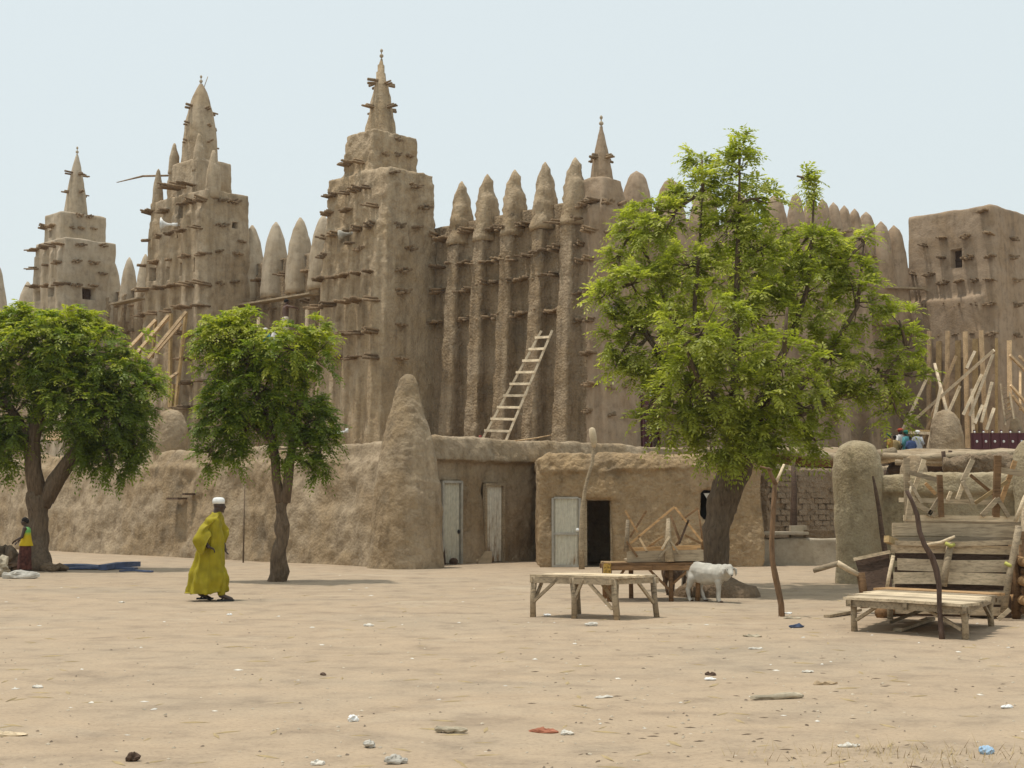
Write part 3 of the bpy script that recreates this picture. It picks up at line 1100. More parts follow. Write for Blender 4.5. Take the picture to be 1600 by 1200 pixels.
mb.build('board', 'grey_wood', mosque)
# maroon door beside the turret
dr = MB()
y = BX
dr.box(dc + AX * .18, AX * .03, y * .42, Vector((0, 0, 1.05)))
door = dr.build('door', 'maroon', mosque)
st_m = MB()
for i in range(3):
    for j in range(7):
        st_m.blob(dc + AX * .13 + y * (-.25 + .25 * i) + Vector((0, 0, -.8 + j * .27)), .035, .035, .035, 6, 4)
st_m.build('stud', 'steel', door, 'stuff')
fr_ = MB()
for s in (-1, 1):
    fr_.box(dc + NS * .02 + y * (.47 * s), AX * .14, y * .05, Vector((0, 0, 1.12)))
fr_.box(dc + NS * .02 + Vector((0, 0, 1.2)), AX * .14, y * .52, Vector((0, 0, .08)))
fr_.hexa([dc + NS * .12 + y * -.62 + Vector((0, 0, 1.34)), dc + NS * .12 + y * .62 + Vector((0, 0, 1.34)), dc + AX * .2 + y * .62 + Vector((0, 0, 1.34)), dc + AX * .2 + y * -.62 + Vector((0, 0, 1.34)),
          dc + NS * .06 + y * -.45 + Vector((0, 0, 1.9)), dc + NS * .06 + y * .45 + Vector((0, 0, 1.9)), dc + AX * .2 + y * .45 + Vector((0, 0, 1.9)), dc + AX * .2 + y * -.45 + Vector((0, 0, 1.9))])
fr_.build('door_frame', 'maroon', door)
pl = MB()
pl.box(dc + NS * .16 + Vector((0, 0, 1.6)), AX * .02, y * .13, Vector((0, 0, .14)))
pl.build('number_plate', 'white', door)

# ---------------------------------------------------------------- stair tower on the side facade
mb = MB()
frustum(mb, -12.75, -7.0, 24.35, 33.5, TZ - .3, 12.0, .1, .25, 0, 0)
zz = on_plane(1560, 316, ab(0, 24.7), NF).z
frustum(mb, -12.62, a_at(1416, 24.65, 332), 24.62, 33.0, 11.0, zz, .08, .08, 0, .1)
frustum(mb, -12.4, -7.2, 24.2, 25.0, TZ, 10.9, .3, .1)
TW = ab(0, 24.6)
cut = MB()
wc = hole(cut, 1493, 404, .55, .85, TW, NF)
me = remeshed(mb, .10, 5, cut, [(.06, .8, 93.0), (.02, 3.0, 98.0)], 'stair_tower')
tower_stair = link_mesh('stair_tower', me, 'mosque_side', mosque)
window_panel(wc, .55, .85, NF, tower_stair)
beams_px([(1440, 382), (1468, 371), (1504, 368), (1541, 364), (1532, 329), (1468, 402), (1508, 401), (1544, 400), (1448, 428), (1470, 441), (1496, 439), (1520, 438), (1543, 437),
          (1423, 427), (1440, 478), (1470, 477), (1495, 476), (1522, 475), (1543, 474), (1440, 523), (1466, 523), (1494, 522), (1518, 521), (1545, 521)], ab(0, 24.55), NF, tower_stair, short=.62, wide=.85)
beams_px([(1588, 371), (1587, 402), (1592, 438), (1591, 477), (1590, 522)], ab(-12.6, 0), NS, tower_stair, short=.6)

# flat roof and the parts of the building behind
mb = MB()
frustum(mb, -6.9, 39.5, 4.4, 32.0, TZ - .2, 11.4)
mb.build('roof', 'mosque', mosque)

# fittings on the towers
horn = MB()


def loudspeaker(p, direction, name, mat, label, r=.28):
    root = thing(name, p, label, 'loudspeaker', 'loudspeakers fixed to the towers')
    mb = MB()
    d = direction.normalized()
    prof = [(.05, -.25), (.06, -.05), (.10, .08), (.19, .2), (r, .3)]
    pts = [p + d * z for _, z in prof]
    mb.tube(pts, [q for q, _ in prof], 14)
    o = mb.build('horn', mat, root)
    m2 = MB()
    m2.tube([p - d * .45, p - d * .2], .09, 10)
    m2.build('driver', mat, root)
    m3 = MB()
    m3.tube([p - d * .3, p - d * .3 + BX * .75], .03, 6)
    m3.build('bracket', 'steel', root)


loudspeaker(on_plane(262, 351, ab(0, -.3), NF), NF + AX * .9, 'loudspeaker', 'white', 'white horn loudspeaker fixed to the front of the middle tower', .34)
loudspeaker(on_plane(541, 366, ab(0, .0), NF), NF + AX * .5 + Vector((0, 0, -.2)), 'loudspeaker', 'steel', 'grey horn loudspeaker beside the small window of the nearest tower', .2)
fl = on_plane(957, 486, ab(ca - .95, 0), NS)
root = thing('floodlight', fl, 'small square white floodlight fixed high on the corner turret', 'floodlight')
mb = MB()
mb.box(fl, AX * .07, BX * .2, Vector((0, 0, .17)))
mb.build('lamp_housing', 'black', root)
mb = MB()
mb.box(fl + NS * .08 + NF * .12, AX * .012, BX * .15, Vector((0, 0, .14)))
mb.build('lamp_glass', 'white', root)

# ================================================================ TERRACE
TC = Vector((-3.0, 39.0, 0))                        # corner of the terrace, under the cone


def tw(s, t, z=0.0):
    """s: along the front terrace wall, away to the left; t: along the side wall, away to the right"""
    return TC + AX * s + BX * t + Vector((0, 0, z))


def tq(mb, s0, s1, t0, t1, z0, z1, l0=0, l1=0, k0=0, k1=0):
    mb.hexa([tw(s0, t0, z0), tw(s0, t1, z0), tw(s1, t1, z0), tw(s1, t0, z0),
             tw(s0 + k0, t0 + l0, z1), tw(s0 + k0, t1 - l1, z1), tw(s1 - k1, t1 - l1, z1), tw(s1 - k1, t0 + l0, z1)])


mb = MB()
tq(mb, .5, 44, .8, 60, -.3, TZ)
mb.build('terrace', 'terrace', None, 'structure')

# long battered wall
mb = MB()
tq(mb, .2, 40, -.78, 1.0, -.3, 1.5, .20, 0)
tq(mb, .2, 40, -.56, .95, 1.3, 2.9, .20, .1)
tq(mb, .2, 40, -.30, .75, 2.6, 3.36, .22, .12)
me = remeshed(mb, .08, 12, None, [(.18, .42, 3.3), (.10, 1.4, 8.1), (.045, 3.8, 12.1), (.012, 9.0, 22.1)], 'wall')
lw = thing('terrace_wall', tw(18, 0), 'long battered mud wall without openings below the towers', 'wall')
link_mesh('wall', me, 'terrace', lw)
# a short beam stub and a drain hole in that wall
TWP = tw(0, -.55, 1)
for px, py, w in [(281, 779, .34), (300, 772, .1)]:
    p = on_plane(px, py, TWP, NF)
    mb = MB()
    mb.plank(p - AX * w + NF * .12, p + AX * w + NF * .10, .35, .06)
    mb.build('drain_stone', 'dark_wood', lw)

# side wall with two doors
mb = MB()
tq(mb, -.02, .85, .3, 45, -.3, 3.1, 0, 0, .10, 0)
tq(mb, -.16, .8, .5, 16.4, 2.85, 3.5, 0, 0, .14, .14)
cut = MB()
DP = tw(-.02, 0)


def t_at(px):
    return (on_plane(px, 800, tw(.03, 0), NS) - TC).dot(BX)


doors = []
for x0, x1, ztop in [(690, 720, 2.28), (757, 786, 2.22)]:
    t0, t1 = t_at(x0), t_at(x1)
    c = tw(.05, (t0 + t1) / 2, ztop / 2)
    doors.append((c, (t1 - t0) / 2, ztop / 2))
    cut.box(c, AX * .24, BX * ((t1 - t0) / 2 + .02), Vector((0, 0, ztop / 2 + .02)))
me = remeshed(mb, .07, 7, cut, [(.10, .6, 33.3), (.05, 1.8, 38.1), (.035, 5.0, 42.1)], 'wall')
sw = thing('terrace_wall', tw(0, 8), 'shaded mud wall with two tin doors, between the tall cone and the shop', 'wall')
link_mesh('wall', me, 'terrace', sw)


def corrugated(mb, c, u, hw, hh, n, amp, pitch_w):
    """sheet with vertical ribs; u is the direction of its width and n its normal"""
    k = max(int(2 * hw / pitch_w) * 2, 6)
    vs_, fs = [], []
    for i in range(k + 1):
        x = -hw + 2 * hw * i / k
        d = amp if i % 2 else -amp
        for z in (-hh, hh):
            vs_.append(c + u * x + n * (d + .012) + Vector((0, 0, z)))
            vs_.append(c + u * x + n * (d - .012) + Vector((0, 0, z)))
    for i in range(k):
        o = i * 4
        fs += [(o, o + 4, o + 6, o + 2), (o + 1, o + 3, o + 7, o + 5), (o + 2, o + 6, o + 7, o + 3), (o, o + 1, o + 5, o + 4)]
    fs += [(0, 2, 3, 1), (k * 4, k * 4 + 1, k * 4 + 3, k * 4 + 2)]
    mb.add(vs_, fs)


for i, (c, hw, hh) in enumerate(doors):
    mb = MB()
    corrugated(mb, c + AX * .0, BX, hw * .9, hh * .98, NS, .016, .085)
    d = mb.build('door', 'tin' if i == 0 else 'tin_rust', sw)
    d['label'] = ['pale grey ribbed tin door', 'rust stained tin door'][i]
    mb = MB()
    for s in (-1, 1):
        mb.box(c + BX * (hw * .97 * s) + NS * .03, AX * .06, BX * .035, Vector((0, 0, hh)))
    mb.box(c + Vector((0, 0, hh * .99)) + NS * .03, AX * .06, BX * hw, Vector((0, 0, .035)))
    mb.build('door_frame', 'grey_wood' if i else 'steel', d)
    if i == 0:
        mb = MB()
        mb.blob(c + BX * hw * .72 + NS * .05 + Vector((0, 0, -.25)), .04, .04, .06, 8, 6)
        mb.build('handle', 'black', d)

# cones on the parapet
def cone(p, w, h, name, label, group, mat='terrace', squash=1.0, prof=None, rough=.1, voxel=.06, extra=None, seed=1.0):
    mb = MB()
    prof = prof or [(.5, -.3), (.5, .1), (.485, .25), (.455, .4), (.40, .52), (.33, .66), (.27, .78), (.215, .87), (.15, .95), (.07, 1.0)]
    mb.lathe(p, [(r * w, z * h) for r, z in prof], 22, 1, squash, 2.3, R(45))
    if extra:
        extra(mb)
    me = remeshed(mb, voxel, 4, None, [(rough, .9, seed), (rough * .5, 2.6, seed + 4), (rough * .35, 7.0, seed + 9)], 'cone')
    o = link_mesh(name, me, mat)
    return tag(o, label, 'mud pillar', group)


cp = G(632, 889)
cp.z = 0
cp += Vector((0, .75, 0))


def cone_base(mb):
    mb.hexa([tw(-.55, -.6, -.3), tw(-.55, 1.0, -.3), tw(.6, 1.0, -.3), tw(.6, -.6, -.3),
             tw(-.30, -.2, 2.4), tw(-.30, .5, 2.4), tw(.4, .5, 2.4), tw(.4, -.2, 2.4)])


CG = 'mud cones rising from the terrace parapet'
cone_prof = [(.53, -.06), (.51, .03), (.485, .16), (.455, .33), (.43, .45), (.395, .55), (.345, .62), (.305, .69), (.26, .76), (.22, .82), (.175, .89), (.13, .945), (.09, .98), (.035, 1.0)]
cone(cp, 1.90, z_of(584, cp.y), 'mud_cone', 'tallest mud cone, at the wall corner left of the two tin doors', CG, extra=cone_base, seed=2.2, prof=cone_prof, rough=.07)
dome_prof = [(.5, -.2), (.5, .1), (.5, .4), (.485, .6), (.45, .74), (.38, .86), (.27, .95), (.1, 1.0)]
for px, w, tip, label, sd in [(1493, 1.42, 641, 'rounded mud cone in front of the timber braces', 5.5), (1589, 1.5, 646, 'rounded mud cone behind the maroon fence', 7.7)]:
    t = t_at(px)
    q = tw(.35, t, 2.6)
    zt = z_of(tip, q.y)
    cone(q, w, zt - 2.6, 'mud_cone', label, CG, seed=sd, prof=dome_prof, rough=.05)
for px, w, tip, label, sd in [(266, 1.05, 640, 'squat mud cone at the foot of the middle tower', 15.5)]:
    s = (on_plane(px, 700, tw(0, .35), NF) - TC).dot(AX)
    q = tw(s, .35, 2.9)
    cone(q, w, z_of(tip, q.y) - 2.9, 'mud_cone', label, CG, seed=sd, prof=dome_prof, rough=.05)

# forked stick and notch at the cone's foot
q = G(622, 886)
mb = MB()
mb.tube([q + Vector((-.04, -.05, -.1)), q + Vector((.0, -.02, .5)), q + Vector((.02, .25, 1.05))], [.045, .05, .04], 7, .1)
mb.tube([q + Vector((.10, -.03, -.1)), q + Vector((.02, -.03, .55)), q + Vector((-.08, .28, 1.1))], [.04, .045, .03], 7, .1)
tag(mb.build('stick', 'grey_wood'), 'grey forked stick leaning on the foot of the tall mud cone', 'stick')
q = G(690, 882)
mb = MB()
mb.plank(q + Vector((.05, -.1, 0)), q + Vector((-.12, .35, 1.5)), .16, .04, (0, 1, 0))
tag(mb.build('leaning_board', 'dark_wood'), 'dark narrow board leaning beside the pale grey tin door', 'board')
# rubbish heap by the doors
q = G(722, 880)
mb = MB()
for k, (dx, w, h, rz) in enumerate([(0, .46, .5, .2), (.45, .4, .3, -.3)]):
    c = q + Vector((dx, .1 + .1 * k, h * .42))
    x = Vector((math.cos(rz), math.sin(rz), 0))
    mb.box(c, x * w, Vector((0, .28, .3)) * .6, Vector((0, -.03, .02)))
me = mb.mesh('cardboard')
tag(link_mesh('cardboard_sheet', me, M.setdefault('cardboard', plain_mat('cardboard', (.42, .31, .19), .9))), 'torn beige cardboard sheets lying before the pale tin door', 'cardboard')
q = G(755, 876)
mb = MB()
mb.box(q + Vector((0, .1, .06)), (.42, .05, 0), (-.03, .25, .05), (0, -.01, .02))
tag(mb.build('plastic_sheet', M.setdefault('mauve', cloth_mat('mauve_plastic', (.33, .2, .2)))), 'mauve plastic sheet on the ground before the rusty tin door', 'sheet')
for k, (px, py, r) in enumerate([(703, 879, .14), (709, 882, .1)]):
    q = G(px, py)
    mb = MB()
    mb.blob(q + Vector((0, 0, r * .6)), r, r * .9, r * .8, 8, 6)
    me = mb.mesh('stone')
    displace(me, .07, 6, k)
    tag(link_mesh('stone', me, 'dark_wood'), ['larger dark stone beside the cardboard sheets', 'smaller dark stone beside the cardboard sheets'][k], 'stone', 'stones by the tin door')

# back wall of old bricks, seen under the log canopy
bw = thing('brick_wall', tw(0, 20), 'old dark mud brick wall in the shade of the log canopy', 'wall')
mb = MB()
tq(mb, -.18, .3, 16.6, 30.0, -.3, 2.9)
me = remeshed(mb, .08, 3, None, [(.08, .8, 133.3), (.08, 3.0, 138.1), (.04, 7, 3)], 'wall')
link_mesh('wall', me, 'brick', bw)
bme = []
for k in range(5):
    m2 = MB()
    m2.hexa([(-.23, -.1, -.085), (.23, -.1, -.085), (.23, .1, -.085), (-.23, .1, -.085),
             (-.22 + random.uniform(-.02, .02), -.085, .085), (.22 + random.uniform(-.02, .02), -.09, .085), (.22, .1, .085), (-.22, .1, .085)])
    me = m2.mesh('brick')
    displace(me, .03, 9, k)
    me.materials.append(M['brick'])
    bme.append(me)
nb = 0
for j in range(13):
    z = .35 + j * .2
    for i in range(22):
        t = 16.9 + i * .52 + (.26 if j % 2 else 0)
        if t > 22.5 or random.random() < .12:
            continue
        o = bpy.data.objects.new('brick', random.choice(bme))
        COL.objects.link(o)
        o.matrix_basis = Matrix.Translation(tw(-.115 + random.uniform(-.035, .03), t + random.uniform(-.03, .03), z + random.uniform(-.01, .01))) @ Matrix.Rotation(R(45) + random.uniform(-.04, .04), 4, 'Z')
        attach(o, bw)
        nb += 1

# grey cement bench
c0, c1 = G(1186, 884), G(1312, 884)
mb = MB()
hb = .74
mb.hexa([c0 + Vector((0, 0, -.2)), c1 + Vector((0, 0, -.2)), c1 + Vector((.1, .55, -.2)), c0 + Vector((0, .55, -.2)),
         c0 + Vector((0, 0.02, hb)), c1 + Vector((0, 0.02, hb)), c1 + Vector((.1, .55, hb)), c0 + Vector((0, .55, hb))])
bench = thing('cement_bench', (c0 + c1) / 2, 'low grey cement wall between the shop and the rounded mud pillar', 'low wall')
link_mesh('wall', remeshed(mb, .05, 3, None, [(.03, 1.5, 5.0)], 'wall'), 'cement', bench)
mb = MB()
mb.box((c0 + c1) / 2 + Vector((-.45, .28, hb + .13)), (.7, .02, 0), (0, .4, 0), (0, 0, .035))
mb.build('slab', 'cement', bench)
q = G(1247, 884)
mb = MB()
mb.box(q + Vector((.08, .34, hb + .17)), (.22, .02, 0), (0, .15, 0), (0, 0, .16))
mb.build('block', 'cement', bench)
mb = MB()
mb.box(c1 + Vector((-.5, .36, hb + .10)), (.42, .02, 0), (0, .14, 0), (0, 0, .11))
mb.build('block', 'brick', bench)

# ================================================================ SHOP
sd_ = 38.6
sx0, sx1 = W(841, 800, sd_).x, W(1191, 800, sd_).x
sz = z_of(711, sd_)
shop = thing('shop', ((sx0 + sx1) / 2, sd_ + 2, 0), 'low flat mud shop with a grey tin door and a dark open doorway', 'building')
def sx(px):
    return W(px, 800, sd_).x


dz1 = z_of(778, sd_)
wz0, wz1 = z_of(810, sd_), z_of(767, sd_)
mb = MB()


def wall_piece(x0, x1, z0, z1, y0=-.04, y1=.45):
    k = (z1 - 1.5) * .05
    mb.hexa([(x0, sd_ + y0 - .05, z0), (x1, sd_ + y0 - .05, z0), (x1, sd_ + y1, z0), (x0, sd_ + y1, z0),
             (x0, sd_ + y0 + k, z1), (x1, sd_ + y0 + k, z1), (x1, sd_ + y1, z1), (x0, sd_ + y1, z1)])


zt = sz - .1
wall_piece(sx0, sx(863), -.3, zt)
wall_piece(sx(860), sx(906), -.3, dz1 + .01, .06)
wall_piece(sx(860), sx(960), dz1, zt)
wall_piece(sx(957), sx(1098), -.3, zt)
wall_piece(sx(1090), sx(1128), -.3, wz0)
wall_piece(sx(1090), sx(1128), wz1, zt)
wall_piece(sx(1120), sx1 + .03, -.3, zt)
for y0, y1 in [(2.6, 5.0)]:
    mb.hexa([(sx0, sd_ + y0, -.3), (sx1, sd_ + y0, -.3), (sx1, sd_ + y1, -.3), (sx0, sd_ + y1, -.3),
             (sx0, sd_ + y0, zt), (sx1, sd_ + y0, zt), (sx1, sd_ + y1, zt), (sx0, sd_ + y1, zt)])
for x0, x1 in [(sx0, sx0 + .4), (sx1 - .4, sx1), (sx(985), sx(1000))]:
    mb.hexa([(x0, sd_ + .2, -.3), (x1, sd_ + .2, -.3), (x1, sd_ + 4, -.3), (x0, sd_ + 4, -.3),
             (x0, sd_ + .2, zt), (x1, sd_ + .2, zt), (x1, sd_ + 4, zt), (x0, sd_ + 4, zt)])
mb.hexa([(sx0 + .02, sd_ - .12, sz - .45), (sx1 - .35, sd_ - .04, sz - .30), (sx1 - .35, sd_ + 4.5, sz - .3), (sx0 + .05, sd_ + 4.5, sz - .45),
         (sx0 + .22, sd_ + .15, sz + .03), (sx1 - .45, sd_ + .15, sz), (sx1 - .45, sd_ + 4.5, sz), (sx0 + .2, sd_ + 4.5, sz + .03)])
mb.hexa([(sx0, sd_ + .1, sz - .5), (sx1 - .03, sd_ + .1, sz - .5), (sx1 - .03, sd_ + 4.5, sz - .5), (sx0, sd_ + 4.5, sz - .5),
         (sx0 + .05, sd_ + .1, sz - .12), (sx1 - .06, sd_ + .1, sz - .12), (sx1 - .06, sd_ + 4.5, sz - .12), (sx0 + .05, sd_ + 4.5, sz - .12)])
upz = lambda co: np.clip((co[:, 2] - 2.0) / .8, .12, 1.0) * np.where(co[:, 0] < sx(1030), 1.0, .35)
me = remeshed(mb, .05, 7, None, [(.09, .7, 143.3), (.09, 2.2, 148.1, upz), (.07, 5.5, 152.0, upz), (.03, 10.0, 160.0)], 'wall')
link_mesh('wall', me, 'shop', shop)
mb = MB()
hh = dz1 / 2
for z0, z1 in [(.02, dz1 * .47), (dz1 * .49, dz1 - .03)]:
    corrugated(mb, Vector(((sx(864) + sx(905)) / 2, sd_ - .03, (z0 + z1) / 2)), Vector((1, 0, 0)), (sx(905) - sx(864)) / 2 - .03, (z1 - z0) / 2, Vector((0, -1, 0)), .012, .09)
d = mb.build('door', 'tin', shop)
mb = MB()
for x in (863.5, 905.5):
    mb.box((sx(x), sd_ - .05, hh), (.03, 0, 0), (0, .04, 0), (0, 0, hh))
for z in (.03, dz1 * .48, dz1):
    mb.box(((sx(863.5) + sx(905.5)) / 2, sd_ - .05, z), ((sx(905.5) - sx(863.5)) / 2 - .032, 0, 0), (0, .035, 0), (0, 0, .03))
mb.build('door_frame', 'steel', d)
mb = MB()
mb.blob((sx(902), sd_ - .10, z_of(828, sd_)), .05, .05, .05, 8, 6)
mb.build('handle', 'white', d)
mb = MB()
mb.box((sx(912.5), sd_ + .12, hh), ((sx(918) - sx(908)) / 2, .03, 0), (0, .05, 0), (0, 0, hh - .01))
mb.box((sx(956), sd_ + .10, hh), (.035, 0, 0), (0, .06, 0), (0, 0, hh))
mb.box((sx(932), sd_ + .10, dz1 - .03), (sx(955) - sx(932), 0, 0), (0, .06, 0), (0, 0, .035))
mb.build('doorway_frame', 'grey_wood', shop)
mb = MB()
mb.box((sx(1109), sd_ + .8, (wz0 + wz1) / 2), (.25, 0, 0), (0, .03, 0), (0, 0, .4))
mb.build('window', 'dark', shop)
mb = MB()
mb.add([(sx(1101), sd_ + .18, wz1 - .06), (sx(1118), sd_ + .18, wz1 - .06), (sx(1118), sd_ + .2, wz0 + .12), (sx(1110), sd_ + .2, wz1 - .3),
        (sx(1101), sd_ + .2, wz1 - .06), (sx(1118), sd_ + .2, wz1 - .06), (sx(1118), sd_ + .22, wz0 + .12), (sx(1110), sd_ + .22, wz1 - .3)],
       [(0, 3, 2, 1), (4, 5, 6, 7), (0, 1, 5, 4), (1, 2, 6, 5), (2, 3, 7, 6), (3, 0, 4, 7)])
mb.build('curtain', 'white', shop)

# ================================================================ NEAR PILLAR AND WALL ON THE RIGHT
pd = 30.9
pill = W(1341, 800, pd)
pill.z = 0
PG = 'rounded mud pillars'
prof = [(.47, -.1), (.47, .05), (.455, .15), (.462, .3), (.475, .5), (.49, .68), (.485, .80), (.44, .89), (.34, .96), (.2, .99), (.06, 1.0)]
cone(pill, 1.08, z_of(690, pd), 'mud_pillar', 'free standing rounded mud pillar at the end of the low wall by the market stalls', PG, 'pillar', .95, prof, .045, .045, None, 31.0)
p2 = W(1622, 800, 29.0)
p2.z = 0
cone(p2, .95, z_of(682, 29.0), 'mud_pillar', 'rounded mud pillar behind the stacked stalls, cut by the frame', PG, 'pillar', .95, prof, .045, .05, None, 37.0)
mb = MB()
p0, p1 = W(1352, 800, 31.0), W(1640, 800, 29.2)
dv = (p1 - p0)
dv.z = 0
nv = Vector((-dv.y, dv.x, 0)).normalized()
h0 = z_of(741, 30.5)
for zz0, zz1, th in [(-.3, h0 - .25, .20), (h0 - .42, h0, .30)]:
    a0 = Vector((p0.x, p0.y, 0))
    a1 = Vector((p1.x, p1.y, 0))
    mb.hexa([a0 - nv * th + Vector((0, 0, zz0)), a1 - nv * th + Vector((0, 0, zz0)), a1 + nv * th + Vector((0, 0, zz0)), a0 + nv * th + Vector((0, 0, zz0)),
             a0 - nv * th * .8 + Vector((0, 0, zz1)), a1 - nv * th * .8 + Vector((0, 0, zz1)), a1 + nv * th * .8 + Vector((0, 0, zz1)), a0 + nv * th * .8 + Vector((0, 0, zz1))])
me = remeshed(mb, .05, 10, None, [(.06, .8, 173.3), (.035, 2.5, 178.1), (.02, 8.0, 180)], 'wall')
tag(link_mesh('low_wall', me, 'pillar'), 'thick rounded mud wall running behind the stacked market stalls', 'wall')
q = W(1428, 745, 33.0)
q.z = 1.6
cone(q, .66, z_of(711, 33.0) - 1.6, 'mud_pillar', 'small rough mud pillar peeping over the thick wall', PG, 'terrace', 1.0, dome_prof, .05, .04, None, 41.0)
mb = MB()
q0, q1 = W(1475, 745, 34.2), W(1640, 745, 34.2)
mb.box((q0 + q1) / 2 + Vector((0, 0, -.9)), (q1 - q0) / 2, (0, .3, 0), (0, 0, 1.35))
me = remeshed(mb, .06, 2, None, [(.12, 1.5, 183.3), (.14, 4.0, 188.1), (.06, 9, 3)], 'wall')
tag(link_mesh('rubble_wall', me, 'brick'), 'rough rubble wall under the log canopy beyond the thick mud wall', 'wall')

# log canopy
canopy = thing('log_canopy', W(1400, 720, 38) * 1.0, 'long shade canopy of rough logs and earth on posts', 'canopy')


def log_px(pts, r, mat, parent, name='log', bumpy=.18):
    mb = MB()
    mb.tube([W(px, py, d) for px, py, d in pts], r, 9, bumpy)
    me = mb.mesh(name)
    return link_mesh(name, me, mat, parent)


log_px([(1186, 706, 42), (1230, 705, 41.5), (1275, 711, 41), (1320, 716, 40.5)], [.11, .13, .13, .1], 'grey_wood', canopy)
log_px([(1200, 715, 42.2), (1262, 716, 41.8), (1320, 723, 41)], [.14, .2, .16], 'brown_wood', canopy)
log_px([(1185, 712, 43), (1250, 722, 42), (1312, 727, 41.5)], [.12, .14, .12], 'dark_wood', canopy)
log_px([(1366, 712, 37.5), (1385, 709, 37.3), (1397, 706, 37)], [.14, .15, .12], 'grey_wood', canopy)
log_px([(1360, 722, 37.8), (1400, 717, 37.2), (1424, 714, 37)], [.08, .08, .05], 'pale_wood', canopy)
log_px([(1380, 712, 36.5), (1440, 716, 36), (1500, 713, 35.8), (1560, 709, 35.6), (1620, 708, 35.2)], [.07, .10, .12, .11, .1], 'grey_wood', canopy)
log_px([(1400, 722, 37), (1462, 722, 36.4), (1540, 721, 36), (1620, 716, 35.8)], [.09, .12, .13, .12], 'grey_wood', canopy)
log_px([(1390, 734, 38), (1462, 729, 37), (1548, 726, 36.6), (1620, 722, 36.4)], [.12, .13, .12, .12], 'dark_wood', canopy)
log_px([(1380, 745, 40), (1470, 738, 39), (1570, 733, 38.6)], [.2, .22, .2], 'dark_wood', canopy)
for pts in [[(1474, 705, 35.6), (1476, 725, 35.6), (1481, 742, 35.6)], [(1485, 704, 36), (1484, 722, 36)], [(1545, 711, 35.4), (1546, 728, 35.4), (1548, 742, 35.4)], [(1552, 709, 35.9), (1553, 735, 35.9)]]:
    log_px(pts, .05, 'dark_wood', canopy, 'peg', .1)
mb = MB()
e = [W(1190, 708, 42), W(1312, 712, 41), W(1312, 705, 47), W(1190, 703, 47)]
mb.hexa([p + Vector((0, 0, -.06)) for p in e] + [p + Vector((0, 0, .1)) for p in e])
e = [W(1370, 714, 37.4), W(1625, 710, 36), W(1640, 705, 41), W(1385, 708, 42)]
mb.hexa([p + Vector((0, 0, -.10)) for p in e] + [p + Vector((0, 0, .08)) for p in e])
me = remeshed(mb, .07, 2, None, [(.1, 1.6, 3)], 'earth_roof')
link_mesh('earth_roof', me, 'terrace', canopy)
log_px([(1240, 882, 40.3), (1240, 820, 40.3), (1241, 760, 40.3), (1239, 722, 40.6)], [.13, .10, .075, .06], 'dark_wood', canopy, 'post', .08)
for px, py, d in [(1395, 900, 38), (1600, 900, 37.5)]:
    q = W(px, 720, d)
    mb = MB()
    mb.tube([(q.x, q.y, -.1), (q.x, q.y, q.z)], .07, 8)
    mb.build('post', 'dark_wood', canopy)

# ================================================================ POSTS
def post_px(name, pts, r, mat, label, cat='post', parent=None, bumpy=.12, sides=9):
    mb = MB()
    mb.tube([W(px, py, d) for px, py, d in pts], r, sides, bumpy)
    return mb, mat


d = G(1222, 963).y
root = thing('forked_post', G(1222, 963), 'crooked reddish post with a forked top standing alone on the sand', 'post')
mb = MB()
mb.tube([W(1222, 967, d), W(1221, 945, d), W(1217, 925, d), W(1211, 900, d), W(1207, 875, d), W(1206, 845, d), W(1208, 800, d), W(1210, 770, d), W(1212, 752, d)],
        [.052, .05, .046, .047, .04, .042, .036, .038, .034], 9, .16)
mb.build('trunk', 'bark_red', root)
mb = MB()
mb.tube([W(1212, 756, d), W(1206, 745, d - .05), W(1200, 731, d - .1)], [.036, .03, .026], 7, .1)
mb.tube([W(1188, 729, d - .2), W(1207, 734, d - .1)], [.016, .016], 6)
mb.build('fork', 'bark_red', root)
mb = MB()
mb.tube([W(1212, 756, d), W(1218, 742, d), W(1225, 726, d + .1)], [.03, .022, .018], 7, .1)
mb.build('fork', 'pale_wood', root)

q = G(1471, 999)
d = q.y
root = thing('crooked_post', q, 'thin dark crooked post leaning in front of the low plank bench', 'post')
mb = MB()
mb.tube([W(1472, 1003, d), W(1471, 985, d), W(1468, 950, d), W(1467, 915, d), W(1463, 890, d), W(1456, 870, d), W(1444, 850, d), W(1437, 830, d), W(1433, 805, d), W(1426, 785, d), W(1417, 767, d)],
        [.038, .036, .032, .033, .037, .038, .034, .03, .03, .026, .026], 9, .12)
mb.build('trunk', 'bark_dark', root)
mb = MB()
mb.tube([W(1426, 786, d), W(1421, 776, d + .05), W(1423, 760, d + .1)], [.02, .016, .012], 6, .1)
mb.build('fork', 'pale_wood', root)

d = 29.2
root = thing('leaning_pole', W(1388, 864, d), 'thin dark crooked pole leaning on the end of the thick mud wall', 'pole')
mb = MB()
mb.tube([W(1392, 905, d), W(1383, 862, d), W(1378, 830, d), W(1374, 800, d), W(1369, 770, d), W(1364, 744, d)], [.06, .055, .05, .04, .035, .02], 8, .1)
mb.build('trunk', 'dark_wood', root)

